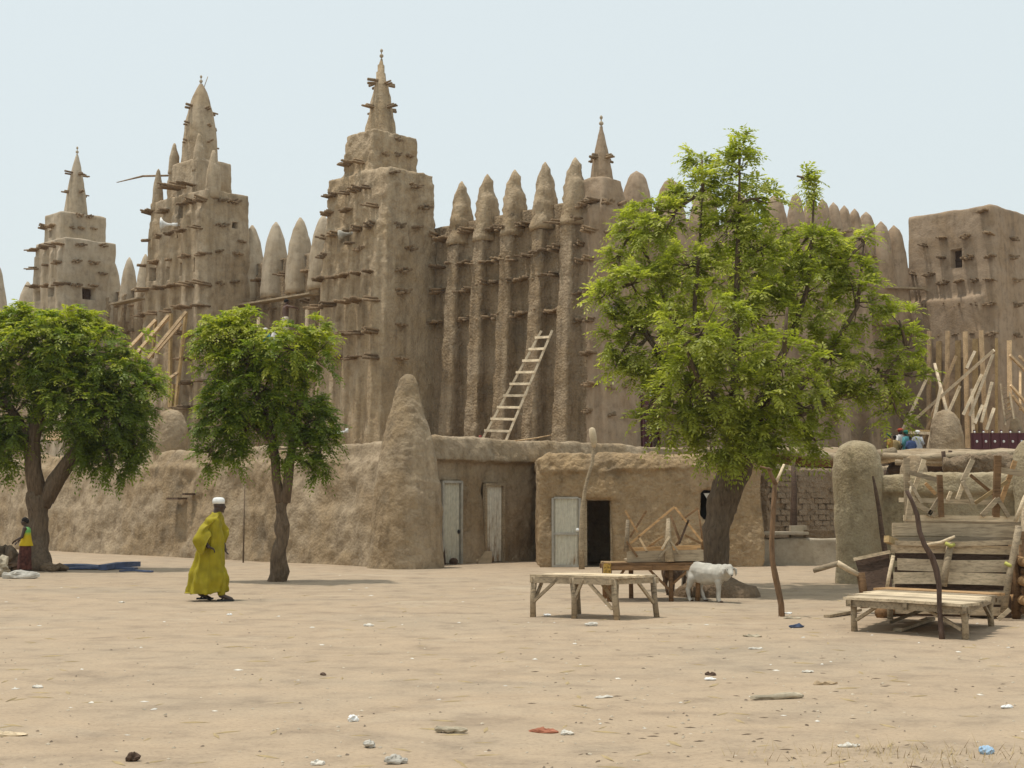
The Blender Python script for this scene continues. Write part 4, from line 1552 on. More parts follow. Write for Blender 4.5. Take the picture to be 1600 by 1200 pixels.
d = 37.4
q = W(909, 886, d)
root = thing('wrapped_pole', Vector((q.x, q.y, 0)), 'tall crooked grey pole with a plastered tip in front of the shop door', 'pole')
mb = MB()
mb.tube([Vector((q.x, q.y, -.1)), W(908, 850, d), W(909, 815, d), W(910, 795, d), W(914, 765, d), W(920, 742, d), W(926, 722, d), W(927, 700, d), W(926, 690, d)], [.075, .07, .062, .058, .048, .045, .048, .045, .04], 9, .1)
mb.build('trunk', 'grey_wood', root)
mb = MB()
mb.tube([W(928, 699, d), W(928, 690, d), W(926, 680, d), W(925, 670, d), W(925, 668, d)], [.06, .09, .095, .08, .03], 10, .1)
mb.build('plaster_tip', M.setdefault('plaster', plain_mat('dry_plaster', (.52, .42, .28), .9)), root)

# thin pole against the long wall
q = G(380, 879)
root = thing('thin_pole', q, 'thin dark stick leaning against the long mud wall by the small tree', 'stick')
mb = MB()
mb.tube([q + Vector((0, 0, -.1)), q + Vector((-.06, .35, 1.1)), q + Vector((-.1, .62, 2.2))], [.024, .02, .014], 7, .1)
mb.build('trunk', 'bark', root)

# ================================================================ TREES
FROND_PAIRS = 6


def fronds(tuft_pos, tuft_dir, per, L, leaf, seed, droop=.5, spread=(.35, 1.25)):
    """pinnate leaf sprays in tufts; returns vertices (n,4,3) and a tint per leaflet"""
    g = np.random.default_rng(seed)
    T = len(tuft_pos)
    n = T * per
    pos = np.repeat(tuft_pos, per, 0)
    ax = np.repeat(tuft_dir, per, 0)
    rnd = g.normal(size=(n, 3))
    side = rnd - (rnd * ax).sum(1, keepdims=True) * ax
    side /= np.linalg.norm(side, axis=1, keepdims=True) + 1e-9
    ang = g.uniform(spread[0], spread[1], n)[:, None]
    d0 = ax * np.cos(ang) + side * np.sin(ang)
    ln = L * g.uniform(.65, 1.25, n)[:, None]
    down = np.array([0, 0, -1.0])
    quads, tint = [], []
    tt = np.repeat(g.uniform(-.30, .30, T), per) + g.uniform(-.16, .16, n)
    for k in range(FROND_PAIRS + 1):
        s = (k + .6) / (FROND_PAIRS + .6)
        c = pos + d0 * ln * s + down * ln * droop * s * s
        tan = d0 + down * (2 * droop * s)
        tan /= np.linalg.norm(tan, axis=1, keepdims=True)
        w = np.cross(tan, down)
        w /= np.linalg.norm(w, axis=1, keepdims=True) + 1e-6
        up = np.cross(w, tan)
        sides_ = (1, -1) if k < FROND_PAIRS else (0,)
        for sg in sides_:
            if sg == 0:
                dirn = tan
            else:
                dirn = w * sg * .85 + tan * .55 + down * .18
            dirn = dirn + g.normal(size=(n, 3)) * .12
            dirn /= np.linalg.norm(dirn, axis=1, keepdims=True)
            ll = leaf * (1.0 - .35 * abs(s - .5)) * g.uniform(.8, 1.2, n)[:, None]
            wd = np.cross(dirn, up + g.normal(size=(n, 3)) * .35)
            wd /= np.linalg.norm(wd, axis=1, keepdims=True) + 1e-6
            wd = wd * ll * .19
            q = np.stack([c, c + dirn * ll * .45 + wd, c + dirn * ll, c + dirn * ll * .45 - wd], 1)
            quads.append(q)
            tint.append(.42 + tt + .30 * (s - .5))
    return np.concatenate(quads), np.concatenate(tint)


def leaf_object(name, quads, tint, mat, parent):
    n = len(quads)
    me = bpy.data.meshes.new(name)
    co = quads.reshape(-1, 3)
    lo, hi = co.min(0), co.max(0)
    c = (lo + hi) / 2
    co = co - c
    me.vertices.add(n * 4)
    me.vertices.foreach_set('co', co.astype(np.float32).ravel())
    me.loops.add(n * 4)
    me.loops.foreach_set('vertex_index', np.arange(n * 4, dtype=np.int32))
    me.polygons.add(n)
    me.polygons.foreach_set('loop_start', np.arange(0, n * 4, 4, dtype=np.int32))
    me.polygons.foreach_set('loop_total', np.full(n, 4, np.int32))
    me.update(calc_edges=True)
    at = me.attributes.new('tint', 'FLOAT_COLOR', 'FACE')
    t = np.clip(tint, 0, 1)
    at.data.foreach_set('color', np.stack([t, t, t, np.ones_like(t)], 1).astype(np.float32).ravel())
    me.materials.append(M[mat])
    o = bpy.data.objects.new(name, me)
    COL.objects.link(o)
    o.location = Vector([float(x) for x in c])
    return attach(o, parent)


def tree(label, base, trunk, limbs, blobs, per, L, leaf, mat, seed, bark='bark', twig_from=None, tufts_per=60, shell=.45, droop=.5, top_tint=.25, spread=(.35, 1.25), trunk_bump=.08):
    root = thing('tree', base, label, 'tree', 'trees on the square')
    tp, tr = trunk
    mb = MB()
    mb.tube(tp, tr, 18)
    me = mb.mesh('trunk')
    s = bpy.data.objects.new('tmp', me)
    COL.objects.link(s)
    md = s.modifiers.new('s', 'SUBSURF')
    md.levels = 2
    me2 = evaluated(s)
    bpy.data.objects.remove(s)
    displace(me2, trunk_bump, 3.0, seed)
    displace(me2, trunk_bump * .5, 9.0, seed + 3)
    link_mesh('trunk', me2, bark, root)
    ends = []
    for pts, r in limbs:
        mb = MB()
        mb.tube(pts, r, 9, .07)
        mb.build('limb', bark, root)
        ends += [Vector(p) for p in pts[1:]]
    g = np.random.default_rng(seed)
    P, D = [], []
    tw_ = MB()
    for c, rad, wgt in blobs:
        n = max(int(tufts_per * wgt), 3)
        c = np.array(c, float)
        rad = np.array(rad, float)
        u = g.normal(size=(n, 3))
        u /= np.linalg.norm(u, axis=1, keepdims=True)
        r = (shell + (1 - shell) * g.uniform(0, 1, n) ** .6)[:, None]
        stray = np.where(g.uniform(0, 1, n) < .14, g.uniform(1.15, 1.45, n), 1.0)[:, None]
        p = c + u * rad * r * stray
        d = u * .75 + np.array([0, 0, .45]) + g.normal(size=(n, 3)) * .25
        d /= np.linalg.norm(d, axis=1, keepdims=True)
        P.append(p)
        D.append(d)
        cv = Vector(c.tolist())
        near = min(ends, key=lambda e: (e - cv).length) if ends else cv
        hub = cv.lerp(near, .25)
        tw_.tube([near, near.lerp(cv, .55) + Vector((0, 0, .05)), cv], [.035, .028, .018], 6)
        for q in p[::4]:
            qv = Vector(q.tolist())
            tw_.tube([hub, hub.lerp(qv, .5) + Vector((random.uniform(-.05, .05), random.uniform(-.05, .05), -.04)), qv], [.016, .011, .006], 4)
    P, D = np.concatenate(P), np.concatenate(D)
    quads, tint = fronds(P, D, per, L, leaf, seed + 1, droop, spread)
    zz = quads[:, 0, 2]
    tint = tint + top_tint * ((zz - zz.min()) / (zz.max() - zz.min()) - .45)     # leaves turn lighter and yellower towards the crown top
    leaf_object('crown', quads, tint, mat, root)
    tw_.build('twigs', bark, root, 'stuff')
    return root


def blob_px(px, py, d, rpx, rpy=None, w=1.0, rd=None):
    c = W(px, py, d)
    k = d / FOCAL
    rx = rpx * k
    rz = (rpy or rpx) * k
    return (tuple(c), (rx, rd or (rx + rz) / 2, rz), w)


# ---- tree at the left with the forked trunk
d = 36.7
T = lambda px, py, dd=0: W(px, py, d + dd)
b0 = G(58, 892)
tree('dark green round tree whose trunk forks low, at the edge of the square', b0,
     ([b0 + Vector((0, 0, -.15)), b0 + Vector((.0, 0, .18)), T(58, 855), T(59, 820), T(58, 785), T(58, 755)], [.46, .34, .28, .25, .28, .21]),
     [([T(60, 775), T(52, 735), T(50, 690), T(62, 640), T(70, 600)], [.25, .22, .2, .17, .1]),
      ([T(52, 705), T(30, 660), T(5, 620)], [.17, .13, .08]),
      ([T(66, 790), T(84, 752), T(108, 718), T(140, 680), T(165, 640)], [.22, .19, .17, .13, .09]),
      ([T(78, 785, .25), T(97, 750, .3), T(116, 720, .3), T(130, 700, .3)], [.10, .09, .09, .08]),
      ([T(65, 640), T(95, 580), T(120, 540)], [.13, .1, .06])],
     [blob_px(25, 545, d, 70, 60, 2.2), blob_px(-30, 600, d, 60, 90, 1.6), blob_px(20, 640, d, 60, 70, 1.9), blob_px(80, 540, d - .4, 60, 55, 1.9), blob_px(8, 695, d, 45, 40, 1.0),
      blob_px(145, 560, d, 70, 60, 2.2), blob_px(200, 600, d, 55, 60, 1.8), blob_px(170, 655, d, 60, 65, 2.2), blob_px(120, 620, d - .6, 55, 60, 1.8), blob_px(175, 710, d, 38, 35, 1.0),
      blob_px(205, 690, d, 25, 40, .6), blob_px(60, 590, d + .8, 70, 60, 1.6), blob_px(120, 505, d, 40, 22, .8), blob_px(40, 498, d, 50, 22, .9), blob_px(130, 700, d, 22, 35, .5), blob_px(-60, 660, d, 50, 70, .8)],
     7, .37, .120, 'leaf_dark', 101, tufts_per=48, shell=.3, top_tint=.75)

# ---- small tree in the middle
d = 31.4
T = lambda px, py, dd=0: W(px, py, d + dd)
b0 = G(434, 908)
tree('slim young tree with a bare straight trunk behind the walking man', b0,
     ([b0 + Vector((-.02, 0, -.15)), b0 + Vector((0, 0, .12)), T(437, 870), T(440, 830), T(441, 790), T(443, 762)], [.25, .185, .15, .135, .145, .11]),
     [([T(439, 785), T(432, 750), T(430, 715), T(420, 660), T(395, 600), T(375, 540)], [.12, .105, .10, .085, .07, .04]),
      ([T(445, 785), T(450, 750), T(454, 715), T(462, 660), T(475, 600), T(485, 550)], [.125, .11, .10, .085, .06, .04]),
      ([T(425, 690), T(390, 660), T(360, 640)], [.06, .05, .03]),
      ([T(455, 700), T(480, 680), T(500, 660)], [.06, .05, .03])],
     [blob_px(365, 520, d, 40, 35, 1.6), blob_px(335, 525, d, 28, 32, 1.0), blob_px(400, 560, d - .3, 60, 50, 2.4), blob_px(445, 545, d - .5, 50, 45, 1.8), blob_px(490, 555, d, 34, 45, 1.5),
      blob_px(350, 575, d, 42, 35, 1.3), blob_px(345, 640, d, 36, 45, 1.7), blob_px(375, 665, d, 40, 45, 1.7), blob_px(368, 710, d, 18, 35, .6), blob_px(325, 715, d, 20, 16, .4), blob_px(320, 650, d, 18, 35, .5),
      blob_px(455, 640, d, 45, 50, 2.0), blob_px(490, 655, d, 36, 50, 1.6), blob_px(470, 700, d - .3, 45, 32, 1.4), blob_px(505, 695, d, 22, 35, .6), blob_px(420, 610, d, 45, 55, 1.5), blob_px(495, 735, d, 14, 10, .2),
      blob_px(380, 497, d, 25, 18, .6), blob_px(500, 520, d, 18, 18, .5)],
     7, .33, .105, 'leaf_dark', 202, tufts_per=25, shell=.25, top_tint=.85)

# ---- big loose tree
d = 28.2
T = lambda px, py, dd=0: W(px, py, d + dd)
b0 = G(1116, 922)
tree('big bright green tree with a thick leaning trunk beside the shop', b0,
     ([b0 + Vector((0, 0, -.2)), b0 + Vector((-.02, 0, .15)), T(1118, 870), T(1122, 820), T(1132, 770), T(1148, 730), T(1160, 695), T(1168, 660)], [.46, .36, .29, .27, .29, .32, .32, .26]),
     [([T(1150, 690), T(1120, 630), T(1095, 560), T(1085, 480), T(1092, 400), T(1098, 300)], [.16, .10, .065, .045, .03, .015]),
      ([T(1160, 680), T(1150, 600), T(1150, 520), T(1152, 420), T(1155, 320), T(1156, 240)], [.16, .11, .07, .05, .03, .015]),
      ([T(1170, 670), T(1200, 600), T(1235, 530), T(1262, 450), T(1270, 360), T(1272, 290)], [.16, .10, .065, .045, .03, .012]),
      ([T(1175, 670), T(1230, 625), T(1290, 560), T(1340, 480), T(1350, 380)], [.15, .09, .06, .04, .015]),
      ([T(1170, 680), T(1230, 655), T(1310, 620), T(1380, 590), T(1415, 540)], [.14, .09, .06, .04, .015]),
      ([T(1150, 690), T(1100, 640), T(1050, 580), T(1000, 510), T(950, 460)], [.15, .09, .06, .04, .015]),
      ([T(1110, 640, .5), T(1060, 520, 1), T(1020, 420, 1), T(990, 360, .8)], [.12, .07, .045, .02]),
      ([T(1150, 690, -.4), T(1120, 640, -1.1), T(1090, 590, -1.6), T(1070, 540, -1.9)], [.13, .08, .05, .025]),
      ([T(1175, 670, -.3), T(1205, 610, -1.2), T(1225, 550, -1.8), T(1230, 480, -2)], [.13, .08, .05, .025])],
     [blob_px(990, 350, d + .6, 38, 30, .9), blob_px(1040, 345, d, 45, 40, 1.1), blob_px(1097, 250, d, 24, 26, .35), blob_px(1092, 300, d, 42, 38, 1.1), blob_px(1156, 228, d, 16, 20, .30), blob_px(1155, 270, d, 34, 38, .9),
      blob_px(1245, 275, d, 15, 13, .14), blob_px(1277, 292, d, 18, 16, .18), blob_px(1190, 310, d, 32, 28, .55), blob_px(1140, 350, d, 50, 45, 1.1), blob_px(1200, 380, d, 55, 50, 1.2), blob_px(1268, 380, d, 46, 32, .9),
      blob_px(1340, 372, d, 20, 18, .25), blob_px(1318, 415, d, 42, 36, .9), blob_px(965, 405, d + .5, 28, 22, .4), blob_px(945, 460, d, 28, 24, .5), blob_px(1000, 440, d, 55, 50, 1.3), blob_px(1075, 420, d, 60, 55, 1.5),
      blob_px(960, 520, d, 34, 30, .6), blob_px(1020, 530, d, 60, 55, 1.6), blob_px(1100, 520, d - 1.6, 70, 65, 1.9), blob_px(1180, 480, d, 70, 65, 1.9), blob_px(1260, 460, d, 65, 60, 1.7), blob_px(1335, 470, d, 45, 45, 1.0),
      blob_px(1405, 500, d, 26, 26, .4), blob_px(1420, 545, d, 24, 34, .5), blob_px(1425, 585, d, 24, 20, .3), blob_px(1400, 640, d, 34, 26, .4), blob_px(1370, 575, d, 45, 40, .7), blob_px(1300, 560, d, 60, 55, 1.3),
      blob_px(1220, 570, d - 1.8, 65, 60, 1.7), blob_px(1150, 610, d - 1.4, 70, 60, 1.9), blob_px(1075, 610, d - 1.0, 55, 50, 1.5), blob_px(1000, 585, d, 40, 30, .6), blob_px(960, 575, d, 18, 14, .15),
      blob_px(1055, 665, d - .8, 45, 35, 1.1), blob_px(1130, 680, d - 1.2, 60, 40, 1.7), blob_px(1195, 665, d - 1.0, 50, 45, 1.5), blob_px(1260, 640, d, 50, 40, .9), blob_px(1275, 690, d, 34, 28, .5), blob_px(1180, 712, d - 1.0, 40, 22, .8),
      blob_px(1003, 655, d - .6, 14, 14, .14), blob_px(1290, 605, d + .8, 50, 40, .8), blob_px(1340, 620, d, 40, 28, .5), blob_px(1150, 430, d + 1.5, 90, 70, 1.4), blob_px(1230, 420, d + 1.6, 70, 60, 1.2), blob_px(1080, 480, d + 1.6, 70, 60, 1.2)],
     8, .37, .110, 'leaf_bright', 303, tufts_per=23, shell=.15, droop=.38, top_tint=.25, trunk_bump=.09)

# low earth mound round the big tree's foot
q = G(1122, 934)
mb = MB()
mb.blob(q + Vector((.05, .38, -.06)), .76, .50, .40, 20, 12)
me = mb.mesh('earth_mound')
displace(me, .14, 2.2, 4.0)
displace(me, .05, 7.0, 9.0)
tag(link_mesh('earth_mound', me, M.setdefault('dark_earth', mud_mat('dark_earth', (.19, .135, .085), 1, 0, 1, .8))), 'dark earth mound at the foot of the big tree behind the white sheep', 'mound')

# ================================================================ MARKET TABLES
def gz(p):
    return ground_z(p.x, p.y)


def bar(name, p0, p1, w, t, mat, parent, up=(0, 0, 1), wob=0.0):
    mb = MB()
    mb.plank(p0, p1, w, t, up, wob)
    return mb.build(name, mat, parent)


def pole(name, pts, r, mat, parent, sides=7, bumpy=.08):
    mb = MB()
    mb.tube(pts, r, sides, bumpy)
    return mb.build(name, mat, parent)


Zv = Vector((0, 0, 1))


def plank_table(label, corner, e1, e2, h, n, mats, legs, leg_mat, name='market_table', group=None, gap=.012, braces=(), mid_beam=True, cat='table', thick=.035):
    """corner: ground point under one corner of the top; e1: along the planks; e2: across them"""
    root = thing(name, corner, label, cat, group)
    c = Vector(corner)
    e1, e2 = Vector(e1), Vector(e2)
    u2 = e2.normalized()
    w = e2.length / n
    for k in range(n):
        s0, s1 = random.uniform(-.05, .04), random.uniform(-.04, .06)
        q = c + e2 * ((k + .5) / n) + Zv * (h - thick / 2 + random.uniform(-.008, .008))
        d1 = e1.normalized()
        bar('plank', q + d1 * s0, q + e1 + d1 * s1, w - gap - random.uniform(0, .02), thick, mats[k] if len(mats) == n else random.choice(mats), root, wob=random.uniform(-.012, .012))
    for k in (0, .5, 1) if mid_beam else (0, 1):
        q = c + e1 * (.03 + .94 * k) + Zv * (h - thick - .045)
        bar('crossbar', q - u2 * .03, q + e2 + u2 * .03, .05, .08, leg_mat, root)
    for k in (0.02, .98):
        q = c + e2 * k + Zv * (h - thick - .05)
        bar('rail', q, q + e1, .045, .085, leg_mat, root)
    for f1, f2, lean in legs:
        top = c + e1 * f1 + e2 * f2 + Zv * (h - thick)
        foot = c + e1 * f1 + e2 * f2 + Vector((lean[0], lean[1], 0))
        foot.z = gz(foot) - .03
        pole('leg', [foot, foot.lerp(top, .5) + Vector((random.uniform(-.015, .015), 0, 0)), top], [.045, .042, .048], leg_mat, root, 7, .12)
    for (f1, f2, z0), (g1, g2, z1) in braces:
        p0 = c + e1 * f1 + e2 * f2 + Zv * z0
        p1 = c + e1 * g1 + e2 * g2 + Zv * z1
        bar('brace', p0, p1, .045, .04, leg_mat, root)
    return root


# left table, its near corner towards us
c = Vector((.27, 21.75, 0))
e1 = Vector((1.20, -.66, 0))
e2 = Vector((.70, .52, 0))
plank_table('pale plank table on splayed grey legs, standing before the shop', c, e1, e2, .635, 5, ['pale_wood', 'pale_wood', 'grey_wood'],
            [(.03, .04, (-.02, 0)), (.50, .03, (.02, 0)), (.97, .06, (.04, -.02)), (.06, .95, (0, .02)), (.52, .95, (.02, 0)), (.97, .94, (.05, 0))], 'grey_wood', group='market tables',
            braces=[((.04, .02, .24), (.33, .02, .58)), ((.66, .02, .58), (.96, .04, .16)), ((.05, .2, .58), (.03, .02, .2)), ((.52, .05, .28), (.40, .4, .58)), ((.54, .0, .3), (.64, .0, .58)),
                    ((.97, .55, .57), (.98, .92, .22)), ((.5, .6, .57), (.52, .93, .2))])

# right bench
FL, FR, BR = Vector((4.42, 19.35, 0)), Vector((5.62, 18.0, 0)), Vector((6.72, 20.2, 0))
e1 = FR - FL
e2 = BR - FR
plank_table('low wide bench of bleached planks with the crooked post before it', FL, e1, e2, .455, 6, ['pale_wood', 'grey_wood', 'pale_wood', 'pale_wood', 'grey_wood', 'orange_wood'],
            [(.05, .05, (0, 0)), (.94, .06, (.02, -.02)), (.95, .93, (.02, .03)), (.06, .93, (0, 0))], 'grey_wood', group='market tables',
            braces=[((.93, .35, .40), (.94, .08, .12)), ((.95, .62, .40), (.95, .9, .14)), ((.3, .05, .40), (.07, .05, .15)), ((.2, .5, .05), (.55, .75, .30)), ((.62, .06, .38), (.93, .06, .12))])
rb = BR + Vector((-.1, .25, 0))
# loose timbers under and beside the bench
for pts, w, lab in [([(1292, 966), (1342, 958)], .10, 'short weathered board lying left of the low plank bench'),
                    ([(1402, 988), (1455, 972)], .12, 'dark board lying in the shade under the low plank bench'),
                    ([(1480, 962), (1560, 966)], .16, 'long plank on the ground behind the low plank bench')]:
    p0, p1 = G(*pts[0]), G(*pts[1])
    o = bar('board', p0 + Zv * .03, p1 + Zv * .05, w, .04, 'grey_wood', None)
    tag(o, lab, 'board')
o = pole('log', [G(1375, 966) + Zv * .08, G(1395, 962) + Zv * .10, G(1412, 963) + Zv * .09], [.09, .10, .08], 'brown_wood', None, 10)
tag(o, 'short thick log on the ground behind the low plank bench', 'log')

# table behind, with sheep under it
c = Vector((1.62, 25.1, 0))
plank_table('brown table carrying an upturned table, with a sheep standing under it', c, (1.66, .12, 0), (-.05, 1.0, 0), .66, 5, ['orange_wood', 'brown_wood', 'yellow_wood'],
            [(.04, .08, (0, 0)), (.68, .05, (0, 0)), (.96, .06, (0, 0)), (.05, .95, (0, 0)), (.33, .9, (0, 0)), (.96, .95, (0, 0))], 'brown_wood', group='market tables',
            braces=[((.66, .05, .2), (.45, .05, .55)), ((.7, .05, .3), (.88, .05, .56)), ((.05, .1, .2), (.2, .1, .55))])
bl = MB()
bl.box(c + Vector((.02, .05, .55)), (.06, 0, 0), (0, .12, 0), (0, 0, .1))
tag(bl.build('striped_cloth', M.setdefault('striped', cloth_mat('yellow_purple_cloth', (.42, .26, .06), .7, 30))), 'small yellow cloth hung on the corner of the brown table', 'cloth')

# upturned table lying on it
root = thing('upturned_table', W(1040, 870, 25.6), 'upturned table with crossed sticks between its legs, lying on the brown table', 'table', 'market tables')
dd = 25.25
x0, x1 = W(981, 860, dd).x, W(1099, 860, dd).x
zt = .66
for k in range(4):
    y = dd + .12 + k * .22
    bar('plank', Vector((x0, y, zt + .03)), Vector((x1, y + .02, zt + .04)), .2, .03, 'grey_wood', root, wob=.006)
bar('side_board', Vector((x0 - .02, dd, zt + .10)), Vector((x1, dd, zt + .13)), .03, .19, 'grey_wood', root)
bar('side_board', Vector((x0 + .15, dd + .9, zt + .12)), Vector((x1, dd + .85, zt + .17)), .03, .2, 'orange_wood', root)
bar('rail', Vector((x0 + .1, dd + .45, zt + .22)), Vector((x1, dd + .40, zt + .27)), .05, .05, 'orange_wood', root)
P2 = lambda px, py, o=0.0: W(px, py, dd + o)
pole('leg', [P2(1046, 878, -.05), P2(1044, 845), P2(1044, 810)], [.09, .06, .035], 'grey_wood', root, 7)
pole('leg', [P2(978, 862, .02), P2(980, 835), P2(981, 812)], [.045, .04, .03], 'grey_wood', root, 7)
pole('leg', [P2(1098, 862, .8), P2(1096, 830, .8), P2(1091, 796, .8)], [.02, .02, .015], 'brown_wood', root, 6)
pole('leg', [P2(1054, 855, .8), P2(1062, 845, .8), P2(1048, 805, .8)], [.035, .03, .02], 'brown_wood', root, 6)
for (xa, ya, xb, yb, o, m) in [(977, 798, 996, 832, 0, 'orange_wood'), (1010, 798, 984, 840, .4, 'brown_wood'), (984, 850, 1054, 792, 0, 'orange_wood'), (998, 838, 1011, 862, 0, 'new_wood'),
                               (1055, 793, 1097, 846, .1, 'orange_wood'), (1091, 794, 1066, 812, .5, 'brown_wood'), (1076, 812, 1061, 850, .1, 'dark_wood'), (1013, 855, 1036, 838, .5, 'orange_wood'),
                               (1070, 836, 1097, 850, .8, 'brown_wood'), (979, 846, 996, 870, -.04, 'brown_wood'), (1047, 850, 1028, 874, -.06, 'grey_wood'), (1048, 845, 1062, 866, -.06, 'grey_wood'), (1046, 838, 1034, 858, -.06, 'pale_wood')]:
    bar('brace', P2(xa, ya, o), P2(xb, yb, o), .035, .03, m, root, (0, -1, 0))

# ---------------------------------------------------------------- stack of stalls on the right
# tipped stall: its board face towards us
root = thing('tipped_stall', W(1487, 950, 21.6), 'stall tipped on its edge, showing a face of wide weathered boards tied to poles', 'market stall', 'stacked market stalls')
ya, yb = 21.9, 21.4
bd = lambda px, py, o=0.0: W(px, py, ya + (yb - ya) * (px - 1385) / 205.0 + o)
for k, (y0, y1, xl, xr, m) in enumerate([(851, 864, 1392, 1592, 'grey_wood'), (872.5, 891, 1402, 1582, 'pale_wood'), (894, 912, 1396, 1576, 'pale_wood'), (920, 941, 1392, 1572, 'grey_wood'), (946, 959, 1392, 1568, 'grey_wood')]):
    ym = (y0 + y1) / 2
    p0, p1 = bd(xl, ym), bd(xr, ym + 3)
    hgt = (y1 - y0) * 21.7 / FOCAL
    bar('board', p0, p1, .035, hgt, m, root, (0, 0, 1), wob=-.014 if k % 2 else .010)
for y0, y1 in [(848, 876), (886, 926), (930, 962)]:  # dark boards added behind the gaps, standing in for the shadow inside the stall
    bar('gap_shade_board', bd(1398, (y0 + y1) / 2, .22), bd(1580, (y0 + y1) / 2 + 2, .22), .03, (y1 - y0) * 21.9 / FOCAL, 'dark_wood', root)
for pts, m, r in [([(1444, 846, -.12), (1396, 868, -.12), (1389, 900, -.12), (1386, 918, -.12)][1:], 'pale_wood', .028), ([(1486, 848, -.1), (1478, 885, -.15), (1474, 916, -.18)], 'grey_wood', .055),
                  ([(1592, 822, -.1), (1585, 860, -.15), (1577, 900, -.2), (1568, 958, -.25)], 'grey_wood', .05), ([(1581, 845, .1), (1590, 920, .1), (1588, 975, .1)], 'brown_wood', .06)]:
    pole('pole', [bd(*p) for p in pts], r, m, root, 8)
bar('rail', bd(1385, 842, -.03), bd(1400, 848, .3), .08, .1, 'yellow_wood', root)
bar('rail', bd(1398, 848, -.06), bd(1596, 846, -.06), .04, .07, 'grey_wood', root, wob=-.03)
pole('pole', [bd(1445, 852, -.16), bd(1470, 848, -.16), bd(1492, 838, -.2)], [.03, .03, .02], 'pale_wood', root, 7)
bar('rail', bd(1392, 958, .3), bd(1600, 966, .3), .05, .1, 'grey_wood', root)
bar('foot_board', bd(1560, 968, -.3), bd(1578, 952, -.3), .06, .06, 'pale_wood', root)
mb = MB()
for px, py in [(1484, 853), (1577, 884)]:
    q = bd(px, py, -.17)
    mb.tube([q + Vector((-.06, 0, .04)), q + Vector((.0, -.05, 0)), q + Vector((.06, 0, .02))], .03, 7)
mb.build('cord_binding', M.setdefault('cord', plain_mat('yellow_green_cord', (.42, .40, .10), .8)), root)
# flat stall on top of it, upside down
root = thing('upturned_stall', W(1490, 830, 22.4), 'upturned stall with legs and crossed struts in the air, on top of the tipped stall', 'market stall', 'stacked market stalls')
du = 22.2
U = lambda px, py, o=0.0: W(px, py, du + o)
bar('side_board', U(1394, 827), U(1586, 830), .04, .195, 'grey_wood', root, wob=.006)
bar('side_board', U(1392, 843), U(1590, 842), .04, .08, 'grey_wood', root, wob=-.008)
for k in range(5):
    bar('plank', U(1396, 836, .12 + k * .22), U(1588, 838, .12 + k * .22), .2, .035, 'grey_wood', root)
bar('side_board', U(1412, 809, .5), U(1592, 811, .5), .04, .09, 'pale_wood', root)
bar('side_board', U(1414, 818, 1.1), U(1596, 818, 1.1), .04, .12, 'grey_wood', root)
bar('shelf', U(1408, 781, 1.15), U(1554, 785, 1.15), .3, .07, 'pale_wood', root)
for (xa, ya_, xb, yb_, w, o, m) in [(1416, 716, 1419, 806, .09, 1.0, 'grey_wood'), (1468, 742, 1471, 808, .075, .4, 'brown_wood'), (1559, 712, 1556, 808, .10, .5, 'brown_wood'), (1419, 812, 1424, 775, .09, .4, 'grey_wood')]:
    bar('leg', U(xa, ya_, o), U(xb, yb_, o), w, .07, m, root, (0, -1, 0))
for (xa, ya_, xb, yb_, w, o, m) in [(1444, 718, 1424, 778, .07, 1.05, 'pale_wood'), (1421, 752, 1440, 786, .05, .95, 'pale_wood'), (1420, 738, 1466, 750, .07, .9, 'grey_wood'), (1428, 785, 1462, 806, .075, .45, 'grey_wood'),
                                    (1450, 806, 1468, 778, .06, .45, 'grey_wood'), (1520, 718, 1504, 752, .075, .9, 'pale_wood'), (1506, 752, 1496, 780, .06, .9, 'pale_wood'), (1504, 752, 1520, 786, .06, .85, 'pale_wood'),
                                    (1516, 742, 1552, 772, .045, 1.1, 'brown_wood'), (1586, 720, 1562, 790, .07, .9, 'orange_wood'), (1524, 786, 1574, 752, .055, .8, 'yellow_wood'), (1558, 780, 1534, 806, .075, .45, 'grey_wood'),
                                    (1558, 778, 1576, 808, .06, .45, 'grey_wood'), (1562, 734, 1606, 742, .09, .7, 'grey_wood'), (1486, 768, 1480, 782, .05, 1.0, 'pale_wood'), (1446, 755, 1462, 772, .05, 1.2, 'orange_wood')]:
    bar('strut', U(xa, ya_, o), U(xb, yb_, o), w, .04, m, root, (0, -1, 0))
# uprights and sticks at the right frame edge
root = thing('stacked_timber', W(1590, 965, 21.3), 'upright timbers and stacked logs at the right end of the tipped stall', 'timber')
for pts, r, m in [([(1586, 815, .2), (1602, 775, .2)], .03, 'pale_wood'), ([(1594, 830, .3), (1590, 900, .3), (1588, 985, .3)], .08, 'brown_wood'), ([(1606, 790, .6), (1603, 985, .6)], .09, 'grey_wood')]:
    pole('timber', [W(px, py, 21.5 + o) for px, py, o in pts], r, m, root, 8)
for k in range(6):
    q = W(1604 + (k % 2) * 4, 880 + k * 15, 21.2)
    pole('log', [q + Vector((0, -.15, 0)), q + Vector((.05, .7, .02))], .07, ['orange_wood', 'brown_wood'][k % 2], root, 9)
